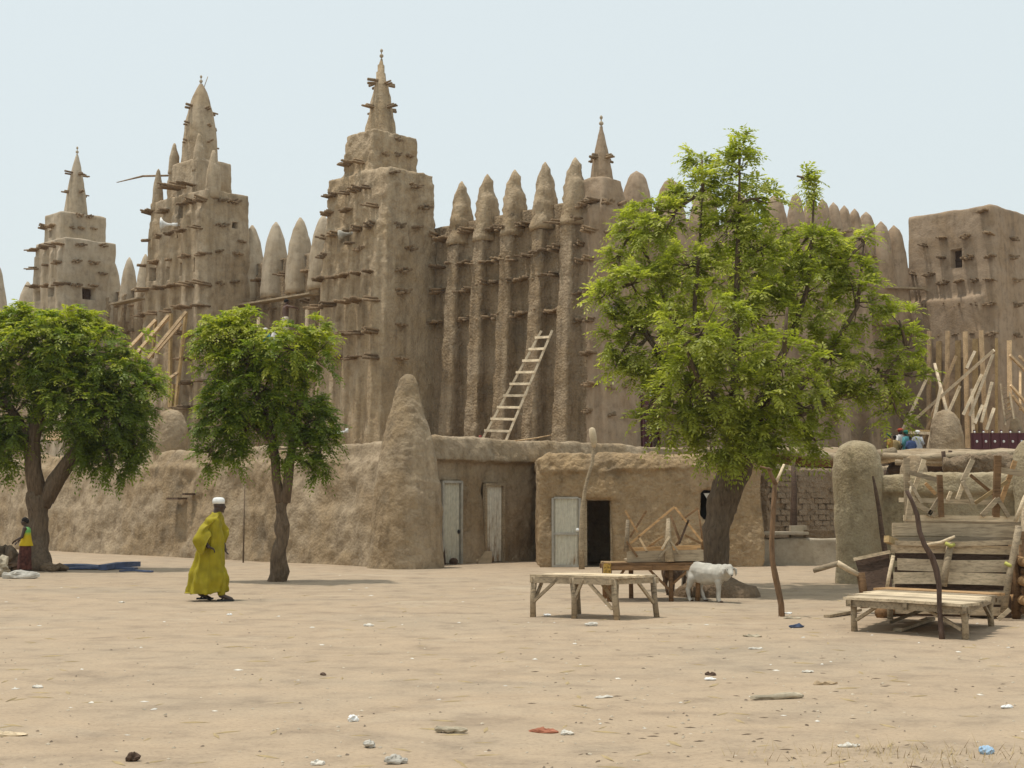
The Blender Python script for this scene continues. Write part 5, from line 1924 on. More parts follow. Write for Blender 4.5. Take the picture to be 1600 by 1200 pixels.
# leaning dark board and stick at the left of the stack
mb = MB()
p = [W(1336, 873, 22.6), W(1388, 862, 22.4), W(1394, 920, 22.2), W(1352, 928, 22.3)]
mb.hexa([p[3] + Vector((0, .03, 0)), p[2] + Vector((0, .03, 0)), p[2] - Vector((0, .03, 0)), p[3] - Vector((0, .03, 0)),
         p[0] + Vector((0, .03, 0)), p[1] + Vector((0, .03, 0)), p[1] - Vector((0, .03, 0)), p[0] - Vector((0, .03, 0))][::1])
o = mb.build('tipped_board', 'dark_wood')
tag(o, 'dark board propped on edge at the left end of the tipped stall', 'board')
o = bar('stick', W(1334, 874, 22.5), W(1391, 862, 22.3), .05, .05, 'pale_wood', None)
tag(o, 'pale batten lying along the top edge of the dark propped board', 'stick')
root = thing('branch', W(1310, 885, 22), 'bent grey branch sticking out to the left of the stacked stalls', 'branch')
pole('stem', [W(1271, 892, 22.0), W(1290, 886, 22), W(1310, 880, 22)], [.035, .045, .04], 'grey_wood', root, 7, .15)
pole('stem', [W(1308, 879, 22.0), W(1325, 889, 22), W(1343, 899, 22)], [.045, .045, .035], 'pale_wood', root, 7, .1)
pole('stem', [W(1345, 895, 22.0), W(1349, 925, 22), W(1350, 950, 22)], [.06, .06, .06], 'brown_wood', root, 7, .1)

# ================================================================ LADDER
TOPZ = TZ
lp = ab(0, WB - 1.0)
root = thing('ladder', on_plane(768, 700, lp, NF), 'pale homemade wooden ladder leaning against the ribbed facade', 'ladder')
def lad(px, py, k):
    return on_plane(px, py, ab(0, WB - 2.3 + k * 1.65), NF)
L0, L1 = lad(745, 702, 0), lad(846, 517, 1)
R0, R1 = lad(784, 704, 0), lad(863, 516, 1)
M['new_wood_pale'] = wood_mat('pale_fresh_timber', (.74, .62, .45), .75, (3, 30, 30))
bar('rail', L0, L1, .085, .055, 'new_wood_pale', root, (0, -1, .3))
bar('rail', R0, R1, .085, .055, 'new_wood_pale', root, (0, -1, .3))
for k in range(10):
    f = .06 + k * .098
    a_, b_ = L0.lerp(L1, f), R0.lerp(R1, f)
    dn = (b_ - a_).normalized()
    bar('rung', a_ - dn * .07 + NF * .06, b_ + dn * .07 + NF * .06, .05, .085, 'new_wood_pale', root)
mb = MB()
q = L0.lerp(L1, .07)
mb.tube([q + NF * .05 + Zv * -.15, q + NF * .08, q + NF * .05 + Zv * .2], [.05, .07, .05], 8)
mb.build('rag', M.setdefault('red_rag', cloth_mat('red_rag', (.20, .05, .04))), root)
# cord and pipe on the terrace
p0, p1 = on_plane(790, 690, ab(0, 0), NF), on_plane(861, 680, ab(0, WB - .9), NF)
mb = MB()
mb.tube([p0, p0.lerp(p1, .3) + Zv * -.02, p0.lerp(p1, .7) + Zv * -.02, p1], .022, 5)
tag(mb.build('cord', 'new_wood'), 'slack cord running from the ladder foot to the ribbed facade', 'cord')
p0, p1 = on_plane(519, 679, ab(0, -1.0), NF), on_plane(542, 674, ab(0, -.4), NF)
mb = MB()
mb.tube([p0, p1], .05, 8)
mb.tube([p1 + Zv * .12, p1 + Zv * -.05], .06, 8)
tag(mb.build('pipe', 'white'), 'white plastic pipe on the terrace beside the nearest tower', 'pipe')

# ================================================================ SCAFFOLDS
# braces against the stair tower
root = thing('scaffold', ab(-9.8, 22.6, TZ), 'fresh timber uprights and slanting props against the stair tower', 'scaffold')
SP = lambda px, py, o: on_plane(px, py, ab(0, 24.3 - o), NF)
for px0, py0, px1, py1, o in [(1452, 517, 1451, 700, .9), (1481, 517, 1478, 700, .9), (1508, 518, 1512, 700, .9), (1533, 516, 1541, 700, .9), (1577, 532, 1578, 640, .5)]:
    bar('upright', SP(px0, py0, o), SP(px1, py1, o), .17, .12, 'new_wood', root, NF)
for px0, py0, px1, py1, o in [(1467, 533, 1466, 690, .2), (1497, 532, 1496, 690, .2), (1524, 529, 1524, 690, .2), (1557, 528, 1557, 695, .25)]:
    bar('board', SP(px0, py0, o), SP(px1, py1, o), .26 if px0 < 1550 else .12, .05, 'yellow_wood', root, NF)
for px0, py0, px1, py1, o in [(1414, 669, 1553, 547, 2.2), (1460, 568, 1481, 650, 1.8), (1494, 556, 1436, 700, 1.5), (1523, 549, 1510, 576, 1.2), (1552, 553, 1515, 650, 1.7), (1534, 585, 1505, 648, 1.9), (1500, 603, 1462, 690, 1.9),
                              (1550, 597, 1533, 660, 1.6), (1535, 633, 1523, 662, 1.9), (1553, 638, 1541, 672, 1.4), (1451, 585, 1410, 672, 1.6), (1519, 608, 1521, 695, 1.6), (1478, 590, 1440, 690, 1.2), (1470, 605, 1450, 700, 2.4)]:
    bar('prop', SP(px0, py0, o - .5), SP(px1, py1, o), .12, .10, 'new_wood_pale' if random.random() < .6 else 'new_wood', root, (0, -1, .3))
bar('crossbar', SP(1420, 676, 2.3), SP(1484, 678, 2.2), .12, .12, 'new_wood_pale', root)
bar('crossbar', SP(1400, 672, 2.0), SP(1466, 674, 2.0), .1, .10, 'yellow_wood', root)
root = thing('scaffold', ab(-13.6, 26.5, TZ), 'timber props against the right flank of the stair tower, by the frame edge', 'scaffold')
for px0, py0, px1, py1, o in [(1578, 555, 1612, 590, .8), (1592, 556, 1612, 574, .8), (1579, 602, 1612, 640, .9), (1594, 580, 1594, 640, .5), (1582, 618, 1606, 650, .7)]:
    p0 = on_plane(px0, py0, ab(-12.9 - o, 0), NS)
    p1 = on_plane(px1, py1, ab(-12.9 - o - .4, 0), NS)
    bar('prop', p0, p1, .10, .10, 'new_wood', root)
root = thing('ladder', SP(1572, 655, .8), 'narrow grey ladder leaning between the timbers near the frame edge', 'ladder')
a0, a1, b0_, b1_ = SP(1571, 665, .9), SP(1563, 600, .4), SP(1584, 655, .9), SP(1575, 598, .4)
bar('rail', a0, a1, .07, .07, 'grey_wood', root)
bar('rail', b0_, b1_, .07, .07, 'grey_wood', root)
for k in range(7):
    f = .1 + .13 * k
    bar('rung', a0.lerp(a1, f), b0_.lerp(b1_, f), .05, .05, 'grey_wood', root)
# scaffold on the middle tower
root = thing('scaffold', ab(14.5, -2.0, TZ), 'slanting timber props and tall poles on the front of the middle tower', 'scaffold')
MP = lambda px, py, o: on_plane(px, py, ab(0, -.35 - o), NF)
for px0, py0, px1, py1, o in [(243, 500, 190, 556, 1.8), (263, 493, 214, 551, 1.8), (291, 487, 231, 560, 1.8), (250, 512, 216, 548, 1.2), (283, 505, 243, 552, 1.2), (277, 583, 262, 593, 1.0), (262, 498, 230, 530, 1.2)]:
    bar('prop', MP(px0, py0, .3), MP(px1, py1, o), .13, .10, 'new_wood', root, (0, -1, .3))
for px0, py0, px1, py1, o in [(267, 490, 265, 636, .15), (291, 487, 274, 638, .2), (243, 500, 238, 560, .15), (271, 600, 268, 640, .2), (273, 636, 271, 700, .2)]:
    bar('upright', MP(px0, py0, o), MP(px1, py1, o), .15, .11, 'yellow_wood', root, NF)
# clutter on the terrace by the squat cone: poles and a rail
mb = MB()
q0 = MP(250, 683, 1.5)
mb.tube([MP(247, 683, 1.6), MP(272, 684, 1.6)], .035, 6)
mb.tube([MP(272, 688, 1.6), MP(250, 700, 1.6)], .035, 6)
mb.tube([MP(272, 664, 1.6), MP(273, 704, 1.6)], .03, 6)
tag(mb.build('railing', 'new_wood'), 'broken pale wooden railing beside the squat cone', 'railing')
mb = MB()
q = MP(92, 676, 3)
mb.box(q, AX * .9, BX * .25, (0, 0, .06))
mb.box(q + Vector((0, 0, -.2)), AX * .8, BX * .24, (0, 0, .13))
tag(mb.build('bench', 'new_wood'), 'pale bench or crate on the terrace, seen below the round tree', 'bench')
# maroon fence
root = thing('metal_fence', tw(.35, t_at(1548), TZ), 'maroon metal panel fence with bright studs behind the log canopy', 'fence')
fd = 60.5
for k in range(3):
    xa, xb = 1517 + k * 30, 1546 + k * 30
    pa, pb = W(xa, 690, fd), W(xb, 690, fd)
    mb = MB()
    mb.box((pa + pb) / 2, (pb - pa) / 2, (0, .03, 0), (0, 0, .36))
    mb.build('panel', 'maroon', root)
for k in range(7):
    q = W(1522 + k * 14, 688, fd)
    mb = MB()
    mb.box(q + Vector((0, -.05, .02)), (.04, 0, 0), (0, .03, 0), (0, 0, .42))
    mb.build('post', 'maroon', root)
    mb = MB()
    mb.blob(q + Vector((0, -.09, .34)), .045, .03, .045, 6, 4)
    mb.blob(q + Vector((.1, -.05, -.05)), .06, .03, .06, 6, 4)
    mb.build('stud', 'white', root)

# ================================================================ PEOPLE AND ANIMALS
def as_limbs(mb, joints, edges):
    """closed tapering limbs with round joints along the edges; melted into one body afterwards"""
    rad = lambda r: (r, r) if isinstance(r, (int, float)) else r
    for n, (p, r) in joints.items():
        r = rad(r)
        mb.blob(p, r[0], r[1] if r[1] < r[0] * 1.6 else r[1], max(r), 12, 8)
    for a, b in edges:
        (p, r0), (q, r1) = joints[a], joints[b]
        r0, r1 = sum(rad(r0)) / 2, sum(rad(r1)) / 2
        pts = [p, p.lerp(q, .33), p.lerp(q, .67), q]
        mb.tube(pts, [r0, r0 * .64 + r1 * .36, r0 * .34 + r1 * .66, r1], 12)


def as_mb(me, mb):
    mb.add([tuple(v.co) for v in me.vertices], [tuple(p.vertices) for p in me.polygons], True)


def hand(mb, wrist, direction, palm_n, size, curl=.5, side=1):
    """palm, four bent fingers of different length and a thumb from the side of the palm"""
    d = Vector(direction).normalized()
    n = Vector(palm_n).normalized()
    w = d.cross(n).normalized() * side
    L = size
    pm = wrist + d * L * .26
    mb.box(pm, d * L * .28, w * L * .21, n * L * .085)
    for k, (ln, off) in enumerate([(.40, -.165), (.46, -.055), (.43, .055), (.33, .16)]):
        p = wrist + d * L * .50 + w * L * off
        pts = [p - d * L * .08, p]
        ang = 0.0
        for seg in (.45, .32, .23):
            ang += curl * 1.0
            p = p + (d * math.cos(ang) + n * math.sin(ang)) * L * ln * seg
            pts.append(p)
        mb.tube(pts, [L * .055, L * .055, L * .05, L * .045, L * .036], 6)
    p = wrist + d * L * .12 - w * L * .18
    mb.tube([p, p + (-w * .7 + d * .5 + n * .2).normalized() * L * .2, p + (-w * .45 + d * .95 + n * .45).normalized() * L * .36], [L * .075, L * .06, L * .042], 6)


def head(mb, c, face, up, s):
    """head with brow, nose, mouth, chin and ears; s: half height"""
    f = Vector(face).normalized()
    u = Vector(up).normalized()
    w = u.cross(f).normalized()
    vs_, fs = [], []
    seg, rings = 16, 12
    for i in range(rings + 1):
        t = math.pi * i / rings
        zz = -math.cos(t)
        rr = max(math.sin(t), .03)
        for k in range(seg):
            a = 2 * math.pi * k / seg
            x, y = math.cos(a) * rr * .80, math.sin(a) * rr * .62
            if zz < 0:
                y *= 1 + .20 * zz
                x *= 1 + (.08 * zz if x > 0 else .28 * zz)
            vs_.append(c + f * x * s + w * y * s + u * zz * s)
    for i in range(rings):
        for k in range(seg):
            a, b = i * seg + k, i * seg + (k + 1) % seg
            fs.append((a, b, b + seg, a + seg))
    fs.append(tuple(range(seg - 1, -1, -1)))
    fs.append(tuple(range(rings * seg, (rings + 1) * seg)))
    mb.add(vs_, fs, True)
    mb.tube([c + f * s * .74 + u * s * .1, c + f * s * .90 - u * s * .16, c + f * s * .80 - u * s * .28], [s * .07, s * .13, s * .11], 7)
    mb.blob(c + f * s * .68 - u * s * .46, s * .18, s * .18, s * .09, 8, 5)
    mb.blob(c + f * s * .56 - u * s * .80, s * .2, s * .2, s * .16, 8, 5)
    mb.blob(c + f * s * .70 + u * s * .14, s * .14, s * .30, s * .08, 8, 5)
    for sg in (-1, 1):
        mb.blob(c + w * s * .64 * sg - f * s * .05 - u * s * .1, s * .14, s * .08, s * .22, 8, 5)


def loft(mb, rings, sides=40, close=True):
    """rings: (centre, half x vector, half y vector, fold, phase, number of folds)"""
    vs_, fs = [], []
    for c, hx, hy, fold, ph, nf in rings:
        c, hx, hy = Vector(c), Vector(hx), Vector(hy)
        for k in range(sides):
            a = 2 * math.pi * k / sides
            q = 1 + fold * (math.sin(nf * a + ph) + .5 * math.sin((nf * 2 + 1) * a + ph * 1.7))
            vs_.append(c + hx * math.cos(a) * q + hy * math.sin(a) * q)
    n = len(rings)
    for i in range(n - 1):
        for k in range(sides):
            a, b = i * sides + k, i * sides + (k + 1) % sides
            fs.append((a, b, b + sides, a + sides))
    if close:
        fs.append(tuple(range(sides - 1, -1, -1)))
        fs.append(tuple(range((n - 1) * sides, n * sides)))
    mb.add(vs_, fs, True)


def smooth_loft(rings, steps=4):
    """rounded interpolation between the measured rings"""
    def cat(p, q, r, s, t):
        return .5 * ((2 * q) + (r - p) * t + (2 * p - 5 * q + 4 * r - s) * t * t + (3 * q - p - 3 * r + s) * t * t * t)
    rr = [(Vector(a[0]), Vector(a[1]), Vector(a[2])) + tuple(a[3:]) for a in rings]
    out = []
    n = len(rr)
    for i in range(n - 1):
        P4 = [rr[max(i - 1, 0)], rr[i], rr[i + 1], rr[min(i + 2, n - 1)]]
        for k in range(steps):
            t = k / steps
            out.append(tuple(cat(P4[0][m], P4[1][m], P4[2][m], P4[3][m], t) for m in range(5)) + (rr[i][5],))
    out.append(rr[-1])
    return out


def finish(me_or_mb, name, mat, root, xf):
    me = me_or_mb.mesh(name) if isinstance(me_or_mb, MB) else me_or_mb
    me.name = name
    me.transform(xf)
    return link_mesh(name, me, mat, root)


X, Y = Vector((1, 0, 0)), Vector((0, 1, 0))
V = Vector

# ---- the man in the long yellow robe, walking to the right
foot = G(334, 939)
man = thing('person', foot, 'person in a long mustard yellow robe and white cap walking across the sand', 'person')
xf = Matrix.Translation(V((foot.x, foot.y, gz(foot))))
J = {'pelvis': (V((-.04, 0, .95)), .13), 'spine': (V((-.03, 0, 1.15)), .13), 'chest': (V((-.01, 0, 1.32)), (.12, .11)), 'neck': (V((.02, 0, 1.49)), .062), 'head': (V((.05, 0, 1.59)), .07),
     'shr': (V((-.02, -.11, 1.37)), .045), 'elr': (V((-.20, -.24, 1.13)), .036), 'wrr': (V((-.05, -.30, .94)), .034),
     'shl': (V((-.01, .12, 1.37)), .045), 'ell': (V((.02, .27, 1.14)), .04), 'wrl': (V((.12, .25, .93)), .034),
     'hir': (V((-.05, -.09, .90)), .095), 'knr': (V((.08, -.10, .50)), .065), 'anr': (V((.14, -.10, .10)), .042), 'tor': (V((.32, -.11, .035)), .038),
     'hil': (V((-.05, .09, .90)), .095), 'knl': (V((-.10, .10, .50)), .065), 'anl': (V((-.26, .10, .12)), .042), 'tol': (V((-.09, .11, .03)), .036)}
E = [('pelvis', 'spine'), ('spine', 'chest'), ('chest', 'neck'), ('neck', 'head'), ('chest', 'shr'), ('shr', 'elr'), ('elr', 'wrr'), ('chest', 'shl'), ('shl', 'ell'), ('ell', 'wrl'),
     ('pelvis', 'hir'), ('hir', 'knr'), ('knr', 'anr'), ('anr', 'tor'), ('pelvis', 'hil'), ('hil', 'knl'), ('knl', 'anl'), ('anl', 'tol')]
bm_ = MB()
as_limbs(bm_, J, E)
head(bm_, V((.065, .01, 1.64)), V((.9, .42, -.05)), Zv, .125)
hand(bm_, V((-.05, -.30, .94)), V((.85, .1, -.35)), V((-.3, 0, -.9)), .185, .55, -1)
hand(bm_, V((.12, .25, .93)), V((.3, 0, -.95)), V((.9, 0, .2)), .185, .3, 1)
finish(remeshed(bm_, .011, 2, name='body'), 'body', 'skin', man, xf)
M['robe'] = cloth_mat('mustard_robe', (.30, .245, .014), .25, 6, .7, .2)
rb_ = MB()
k = 9
rings = [((.015, 0, 1.525), X * .075, Y * .08, .0, 0, k), ((.005, 0, 1.48), X * .105, Y * .14, .0, .2, k), ((-.02, 0, 1.43), X * .145, Y * .215, .01, .3, k), ((-.03, 0, 1.32), X * .17, Y * .235, .02, .5, k),
         ((-.045, 0, 1.12), X * .19, Y * .235, .045, .9, k), ((-.065, 0, .88), X * .235, Y * .25, .065, 1.2, k), ((-.09, 0, .60), X * .29, Y * .28, .085, 1.5, k),
         ((-.11, 0, .34), X * .335, Y * .30, .10, 1.8, k), ((-.125, 0, .14), X * .37, Y * .31, .11, 2.0, k), ((-.125, 0, .145), X * .35, Y * .29, .11, 2.0, k)]
rings = [(V(c_) * 1.0, hx_ * .93, hy_ * .95, fo_, ph_, n_) for c_, hx_, hy_, fo_, ph_, n_ in rings]
loft(rb_, smooth_loft(rings, 4), 64)
# the hem lifts over the front foot
robe_me = rb_.mesh('robe')
for v in robe_me.vertices:
    if v.co.z < .5 and v.co.x > .02:
        v.co.z += (.5 - v.co.z) * .12 * min((v.co.x - .02) / .2, 1)
displace(robe_me, .05, 4.0, 3)
displace(robe_me, .025, 11.0, 7)
robe = finish(robe_me, 'robe', 'robe', man, xf)
for sg, el, wr, nm in [(-1, V((-.215, -.275, 1.13)), V((-.075, -.30, .965)), 'sleeve'), (1, V((.02, .29, 1.13)), V((.11, .26, .97)), 'sleeve')]:
    sb = MB()
    s0 = V((-.02, .10 * sg, 1.43))
    d2 = (wr - el).normalized()
    loft(sb, smooth_loft([(s0, V((.12, 0, .05)), V((0, .07, .10)), 0, 0, 4), (s0.lerp(el, .3) + V((0, .03 * sg, .02)), V((.125, 0, .055)), V((0, .105, .06)), .02, .3, 4), (s0.lerp(el, .65) + V((0, .015 * sg, .01)), V((.125, 0, .07)), Y * .10, .04, .5, 4), (el + V((.02, 0, 0)), V((.125, 0, .10)), Y * .085, .05, 1, 4),
                          (el.lerp(wr, .55), V((.105, 0, .15)), Y * .08, .05, 1.4, 4), (wr - Zv * .01, V((.075, 0, .165)), Y * .07, .05, 1.6, 4), (wr - d2 * .03, V((.06, 0, .13)), Y * .05, .04, 1.6, 4)], 4), 28)
    sm = sb.mesh(nm)
    displace(sm, .025, 6.0, 8)
    finish(sm, nm, 'robe', man, xf)
pb = MB()
loft(pb, smooth_loft([((.15, -.10, .10), X * .06, Y * .055, .03, 0, 3), ((.14, -.10, .25), X * .085, Y * .08, .03, 0, 3), ((.10, -.10, .5), X * .10, Y * .09, .03, 0, 3)], 3), 16)
finish(pb, 'trouser_leg', 'robe', man, xf)
for ax_, ay, tz in [(.15, -.10, 0), (-.25, .10, .015)]:
    sh = MB()
    sh.box((ax_ + .075, ay, .018 + tz), X * .14, Y * .05, Zv * .014)
    sh.tube([(ax_ + .0, ay - .05, .03 + tz), (ax_ + .08, ay, .085 + tz), (ax_ + .14, ay + .02, .03 + tz)], .013, 5)
    finish(sh, 'sandal', 'black', man, xf)
cb_ = MB()
cc = V((.055, .005, 1.675))
loft(cb_, [(cc, X * .108, Y * .088, 0, 0, 3), (cc + Zv * .05, X * .109, Y * .09, 0, 0, 3), (cc + Zv * .085, X * .10, Y * .083, 0, 0, 3), (cc + Zv * .105, X * .075, Y * .062, 0, 0, 3), (cc + Zv * .112, X * .03, Y * .025, 0, 0, 3)], 20)
finish(cb_, 'cap', 'white', man, xf)

# ---- the girl by the left tree
foot = G(38, 896)
girl = thing('person', foot, 'person in a yellow and green sleeveless top and dark red skirt by the forked tree', 'person')
sc = 1.33 / 1.62
xf = Matrix.Translation(V((foot.x, foot.y, gz(foot)))) @ Matrix.Scale(sc, 4)
J = {'pelvis': (V((.0, 0, .86)), .12), 'spine': (V((.02, 0, 1.04)), .10), 'chest': (V((.03, 0, 1.22)), (.12, .10)), 'neck': (V((.0, 0, 1.36)), .05), 'head': (V((-.03, 0, 1.45)), .06),
     'shr': (V((.02, -.15, 1.30)), .055), 'elr': (V((-.03, -.20, 1.05)), .04), 'wrr': (V((-.22, -.16, .96)), .028),
     'shl': (V((.02, .15, 1.30)), .055), 'ell': (V((-.05, .20, 1.06)), .04), 'wrl': (V((-.24, .14, .93)), .028),
     'hir': (V((.0, -.08, .82)), .09), 'knr': (V((-.01, -.09, .45)), .06), 'anr': (V((.03, -.09, .08)), .04), 'tor': (V((-.13, -.09, .03)), .034),
     'hil': (V((.0, .08, .82)), .09), 'knl': (V((-.02, .09, .45)), .06), 'anl': (V((.0, .09, .08)), .04), 'tol': (V((-.16, .10, .03)), .034)}
bm_ = MB()
as_limbs(bm_, J, E)
head(bm_, V((-.04, 0, 1.50)), V((-1, .1, -.1)), Zv, .115)
hand(bm_, V((-.22, -.16, .96)), V((-.7, .2, -.5)), V((-.5, 0, -.8)), .16, .5, 1)
hand(bm_, V((-.24, .14, .93)), V((-.6, -.2, -.6)), V((-.6, 0, -.7)), .16, .5, -1)
finish(remeshed(bm_, .012, 2, name='body'), 'body', 'skin', girl, xf)
M['top'] = None
m_, nt_, b_, _o = new_mat('yellow_green_top')
tc_ = N(nt_, 'ShaderNodeTexCoord')
sx_ = N(nt_, 'ShaderNodeSeparateXYZ')
nt_.links.new(tc_.outputs['Generated'], sx_.inputs[0])
cr_ = ramp(nt_, sx_.outputs[2], [(.52, (.50, .36, .02)), (.66, (.34, .40, .05)), (.74, (.14, .36, .10)), (.95, (.18, .42, .14))])
nt_.links.new(cr_.outputs[0], b_.inputs['Base Color'])
M['top'] = m_
tb_ = MB()
loft(tb_, smooth_loft([((.02, 0, 1.345), X * .06, Y * .11, 0, 0, 5), ((.03, 0, 1.28), X * .115, Y * .15, .01, 0, 5), ((.03, 0, 1.12), X * .13, Y * .155, .02, .4, 5), ((.03, 0, .95), X * .155, Y * .17, .03, .8, 5), ((.03, 0, .80), X * .20, Y * .20, .05, 1, 5), ((.03, 0, .81), X * .18, Y * .18, .05, 1, 5)], 3), 32)
finish(tb_, 'top', 'top', girl, xf)
M['skirt'] = cloth_mat('patterned_red_skirt', (.085, .03, .022), .7, 12)
kb = MB()
loft(kb, smooth_loft([((.01, 0, .92), X * .13, Y * .155, .01, 0, 6), ((.01, 0, .7), X * .165, Y * .18, .03, .4, 6), ((.0, 0, .4), X * .18, Y * .19, .05, .8, 6), ((.0, 0, .12), X * .20, Y * .2, .06, 1.2, 6), ((.0, 0, .125), X * .18, Y * .18, .06, 1.2, 6)], 3), 36)
finish(kb, 'skirt', 'skirt', girl, xf)
hb_ = MB()
hb_.blob((-.02, 0, 1.545), .10, .085, .085, 14, 10)
hb_.blob((.05, 0, 1.51), .05, .07, .07, 10, 8)
finish(hb_, 'hair', 'hair', girl, xf)


# ---- workers far off on the terrace
def worker(p, h, facing, label, shirt, legs, cap=None, skirt=False, arm=None, group=None, bare=False):
    root = thing('person', p, label, 'person', group)
    xf = Matrix.Translation(p) @ Matrix.Rotation(facing, 4, 'Z') @ Matrix.Scale(h / 1.75, 4)
    al = arm or V((.22, -.24, 1.12))
    J = {'pelvis': (V((.0, 0, .95)), .12), 'spine': (V((.0, 0, 1.15)), .12), 'chest': (V((.0, 0, 1.34)), (.14, .11)), 'neck': (V((.01, 0, 1.49)), .055), 'head': (V((.02, 0, 1.58)), .065),
         'shr': (V((.0, -.18, 1.43)), .06), 'elr': (V((.0, -.27, 1.16)) if arm is None else V((.18, -.3, 1.38)), .045), 'wrr': (al, .032),
         'shl': (V((.0, .18, 1.43)), .06), 'ell': (V((-.03, .25, 1.16)), .045), 'wrl': (V((.12, .22, .96)), .032),
         'hir': (V((.0, -.09, .90)), .095), 'knr': (V((.03, -.10, .50)), .065), 'anr': (V((.0, -.10, .09)), .042), 'tor': (V((.17, -.11, .03)), .036),
         'hil': (V((.0, .09, .90)), .095), 'knl': (V((.02, .10, .50)), .065), 'anl': (V((-.03, .10, .09)), .042), 'tol': (V((.14, .11, .03)), .036)}
    bm_ = MB()
    as_limbs(bm_, J, E)
    head(bm_, V((.03, 0, 1.63)), X, Zv, .12)
    hand(bm_, al, V((.5, 0, -.8)), V((.8, 0, .3)), .18, .4, 1)
    hand(bm_, J['wrl'][0], V((.4, 0, -.9)), V((.9, 0, .3)), .18, .4, -1)
    finish(remeshed(bm_, .016, 2, name='body'), 'body', M.setdefault('skin_mid', plain_mat('brown_skin', (.12, .065, .045), .5, .4)) if bare else 'skin', root, xf)
    if not bare:
        cb = MB()
        zb = .25 if skirt else .78
        loft(cb, smooth_loft([((.01, 0, 1.50), X * .07, Y * .085, 0, 0, 5), ((0, 0, 1.43), X * .125, Y * .21, .01, 0, 5), ((0, 0, 1.2), X * .155, Y * .225, .03, .4, 5), ((0, 0, zb), X * .2, Y * .23, .05, 1, 5)], 3), 28)
        for sg, el, wr in ((-1, J['elr'][0], J['wrr'][0]), (1, J['ell'][0], J['wrl'][0])):
            s0 = V((0, .16 * sg, 1.43))
            cb.tube([s0, el, el.lerp(wr, .35)], [.085, .075, .07], 10)
        finish(cb, 'shirt', shirt, root, xf)
    lb = MB()
    for sg in (-1, 1):
        a, b, c = J['hir' if sg < 0 else 'hil'][0], J['knr' if sg < 0 else 'knl'][0], J['anr' if sg < 0 else 'anl'][0]
        lb.tube([a + Zv * .08, a, b, c + Zv * .05], [.12, .125, .09, .075], 10)
    finish(lb, 'trousers', legs, root, xf)
    hb = MB()
    hb.blob((.01, 0, 1.665), .108, .09, .09, 12, 8)
    if cap:
        hb.lathe((.02, 0, 1.68), [(.13, 0), (.125, .03), (.105, .07), (.06, .095), (.02, .1)], 14)
    finish(hb, 'cap' if cap else 'hair', cap or 'hair', root, xf)
    return root


for nm, c in [('c_ochre', (.30, .17, .04)), ('c_tan', (.36, .26, .12)), ('c_white', (.55, .53, .50)), ('c_blue', (.045, .075, .17)), ('c_teal', (.07, .22, .24)), ('c_grey', (.36, .38, .40)), ('c_green', (.02, .16, .12)), ('c_red', (.42, .07, .04)), ('c_dark', (.05, .05, .06)), ('c_pale', (.52, .47, .36))]:
    M[nm] = cloth_mat('cloth_' + nm[2:], c)
WG = 'workers on the terrace beside the stair tower'
for px, head_y, dd_, face, lab, sh_, lg, cp_ in [(1390, 677, 60.0, 2.6, 'person in an ochre robe and green cap, leftmost of the workers by the timber props', 'c_ochre', 'c_dark', 'c_green'),
                                               (1398, 680, 60.8, 1.2, 'person in a tan shirt behind the worker with the red cap', 'c_tan', 'c_dark', None),
                                               (1406, 670, 61.2, -1.0, 'person in a white shirt and red cap among the workers', 'c_white', 'c_dark', 'c_red'),
                                               (1416, 673, 60.4, 2.2, 'person in a teal shirt and green cap in the middle of the workers', 'c_teal', 'c_blue', 'c_green'),
                                               (1423, 681, 59.6, 1.6, 'person in dark blue with back turned among the workers', 'c_blue', 'c_dark', None),
                                               (1433, 673, 60.2, .8, 'person in grey with a white hat, rightmost of the workers by the timber props', 'c_grey', 'c_dark', 'white')]:
    top = W(px, head_y, dd_)
    worker(V((top.x, top.y, TZ)), max(top.z - TZ, 1.3), face, lab, sh_, lg, cp_, True, None, WG)
# men on the scaffold between the two nearer towers
ft = on_plane(446, 531, ab(0, 1.3), NF)
mb = MB()
q0, q1 = on_plane(392, 536, ab(0, 1.3), NF), on_plane(492, 524, ab(0, 1.3), NF)
q1.z = q0.z = ft.z - .05
sroot = thing('work_platform', (q0 + q1) / 2, 'plank platform between the two nearer towers, behind the young tree', 'scaffold')
for k in range(3):
    bar('plank', q0 + NF * (.3 - k * .3), q1 + NF * (.3 - k * .3), .28, .05, 'grey_wood', sroot)
for q in (q0.lerp(q1, .12), q0.lerp(q1, .88)):
    pole('post', [V((q.x, q.y, TZ)), q + Zv * 1.2], .08, 'grey_wood', sroot)
sk = ft + AX * .0
worker(V((sk.x, sk.y, q0.z + .03)), 1.78, R(30), 'bare backed person in pale trousers standing on the plank platform', None, 'c_pale', None, False, V((.42, -.24, 1.36)), None, True)
for px, hy, lab, cp_, sh_ in [(415, 513, 'person in a white cap, head just above the young tree, left on the platform', 'white', 'c_teal'), (433, 509, 'dark haired person crouching low beside the bare backed worker', None, 'c_white')]:
    top = on_plane(px, hy, ab(0, 1.4), NF)
    worker(V((top.x, top.y, q0.z - .72 + .0)), max(top.z - q0.z + .72, 1.2), R(-100), lab, sh_, 'c_dark', cp_)


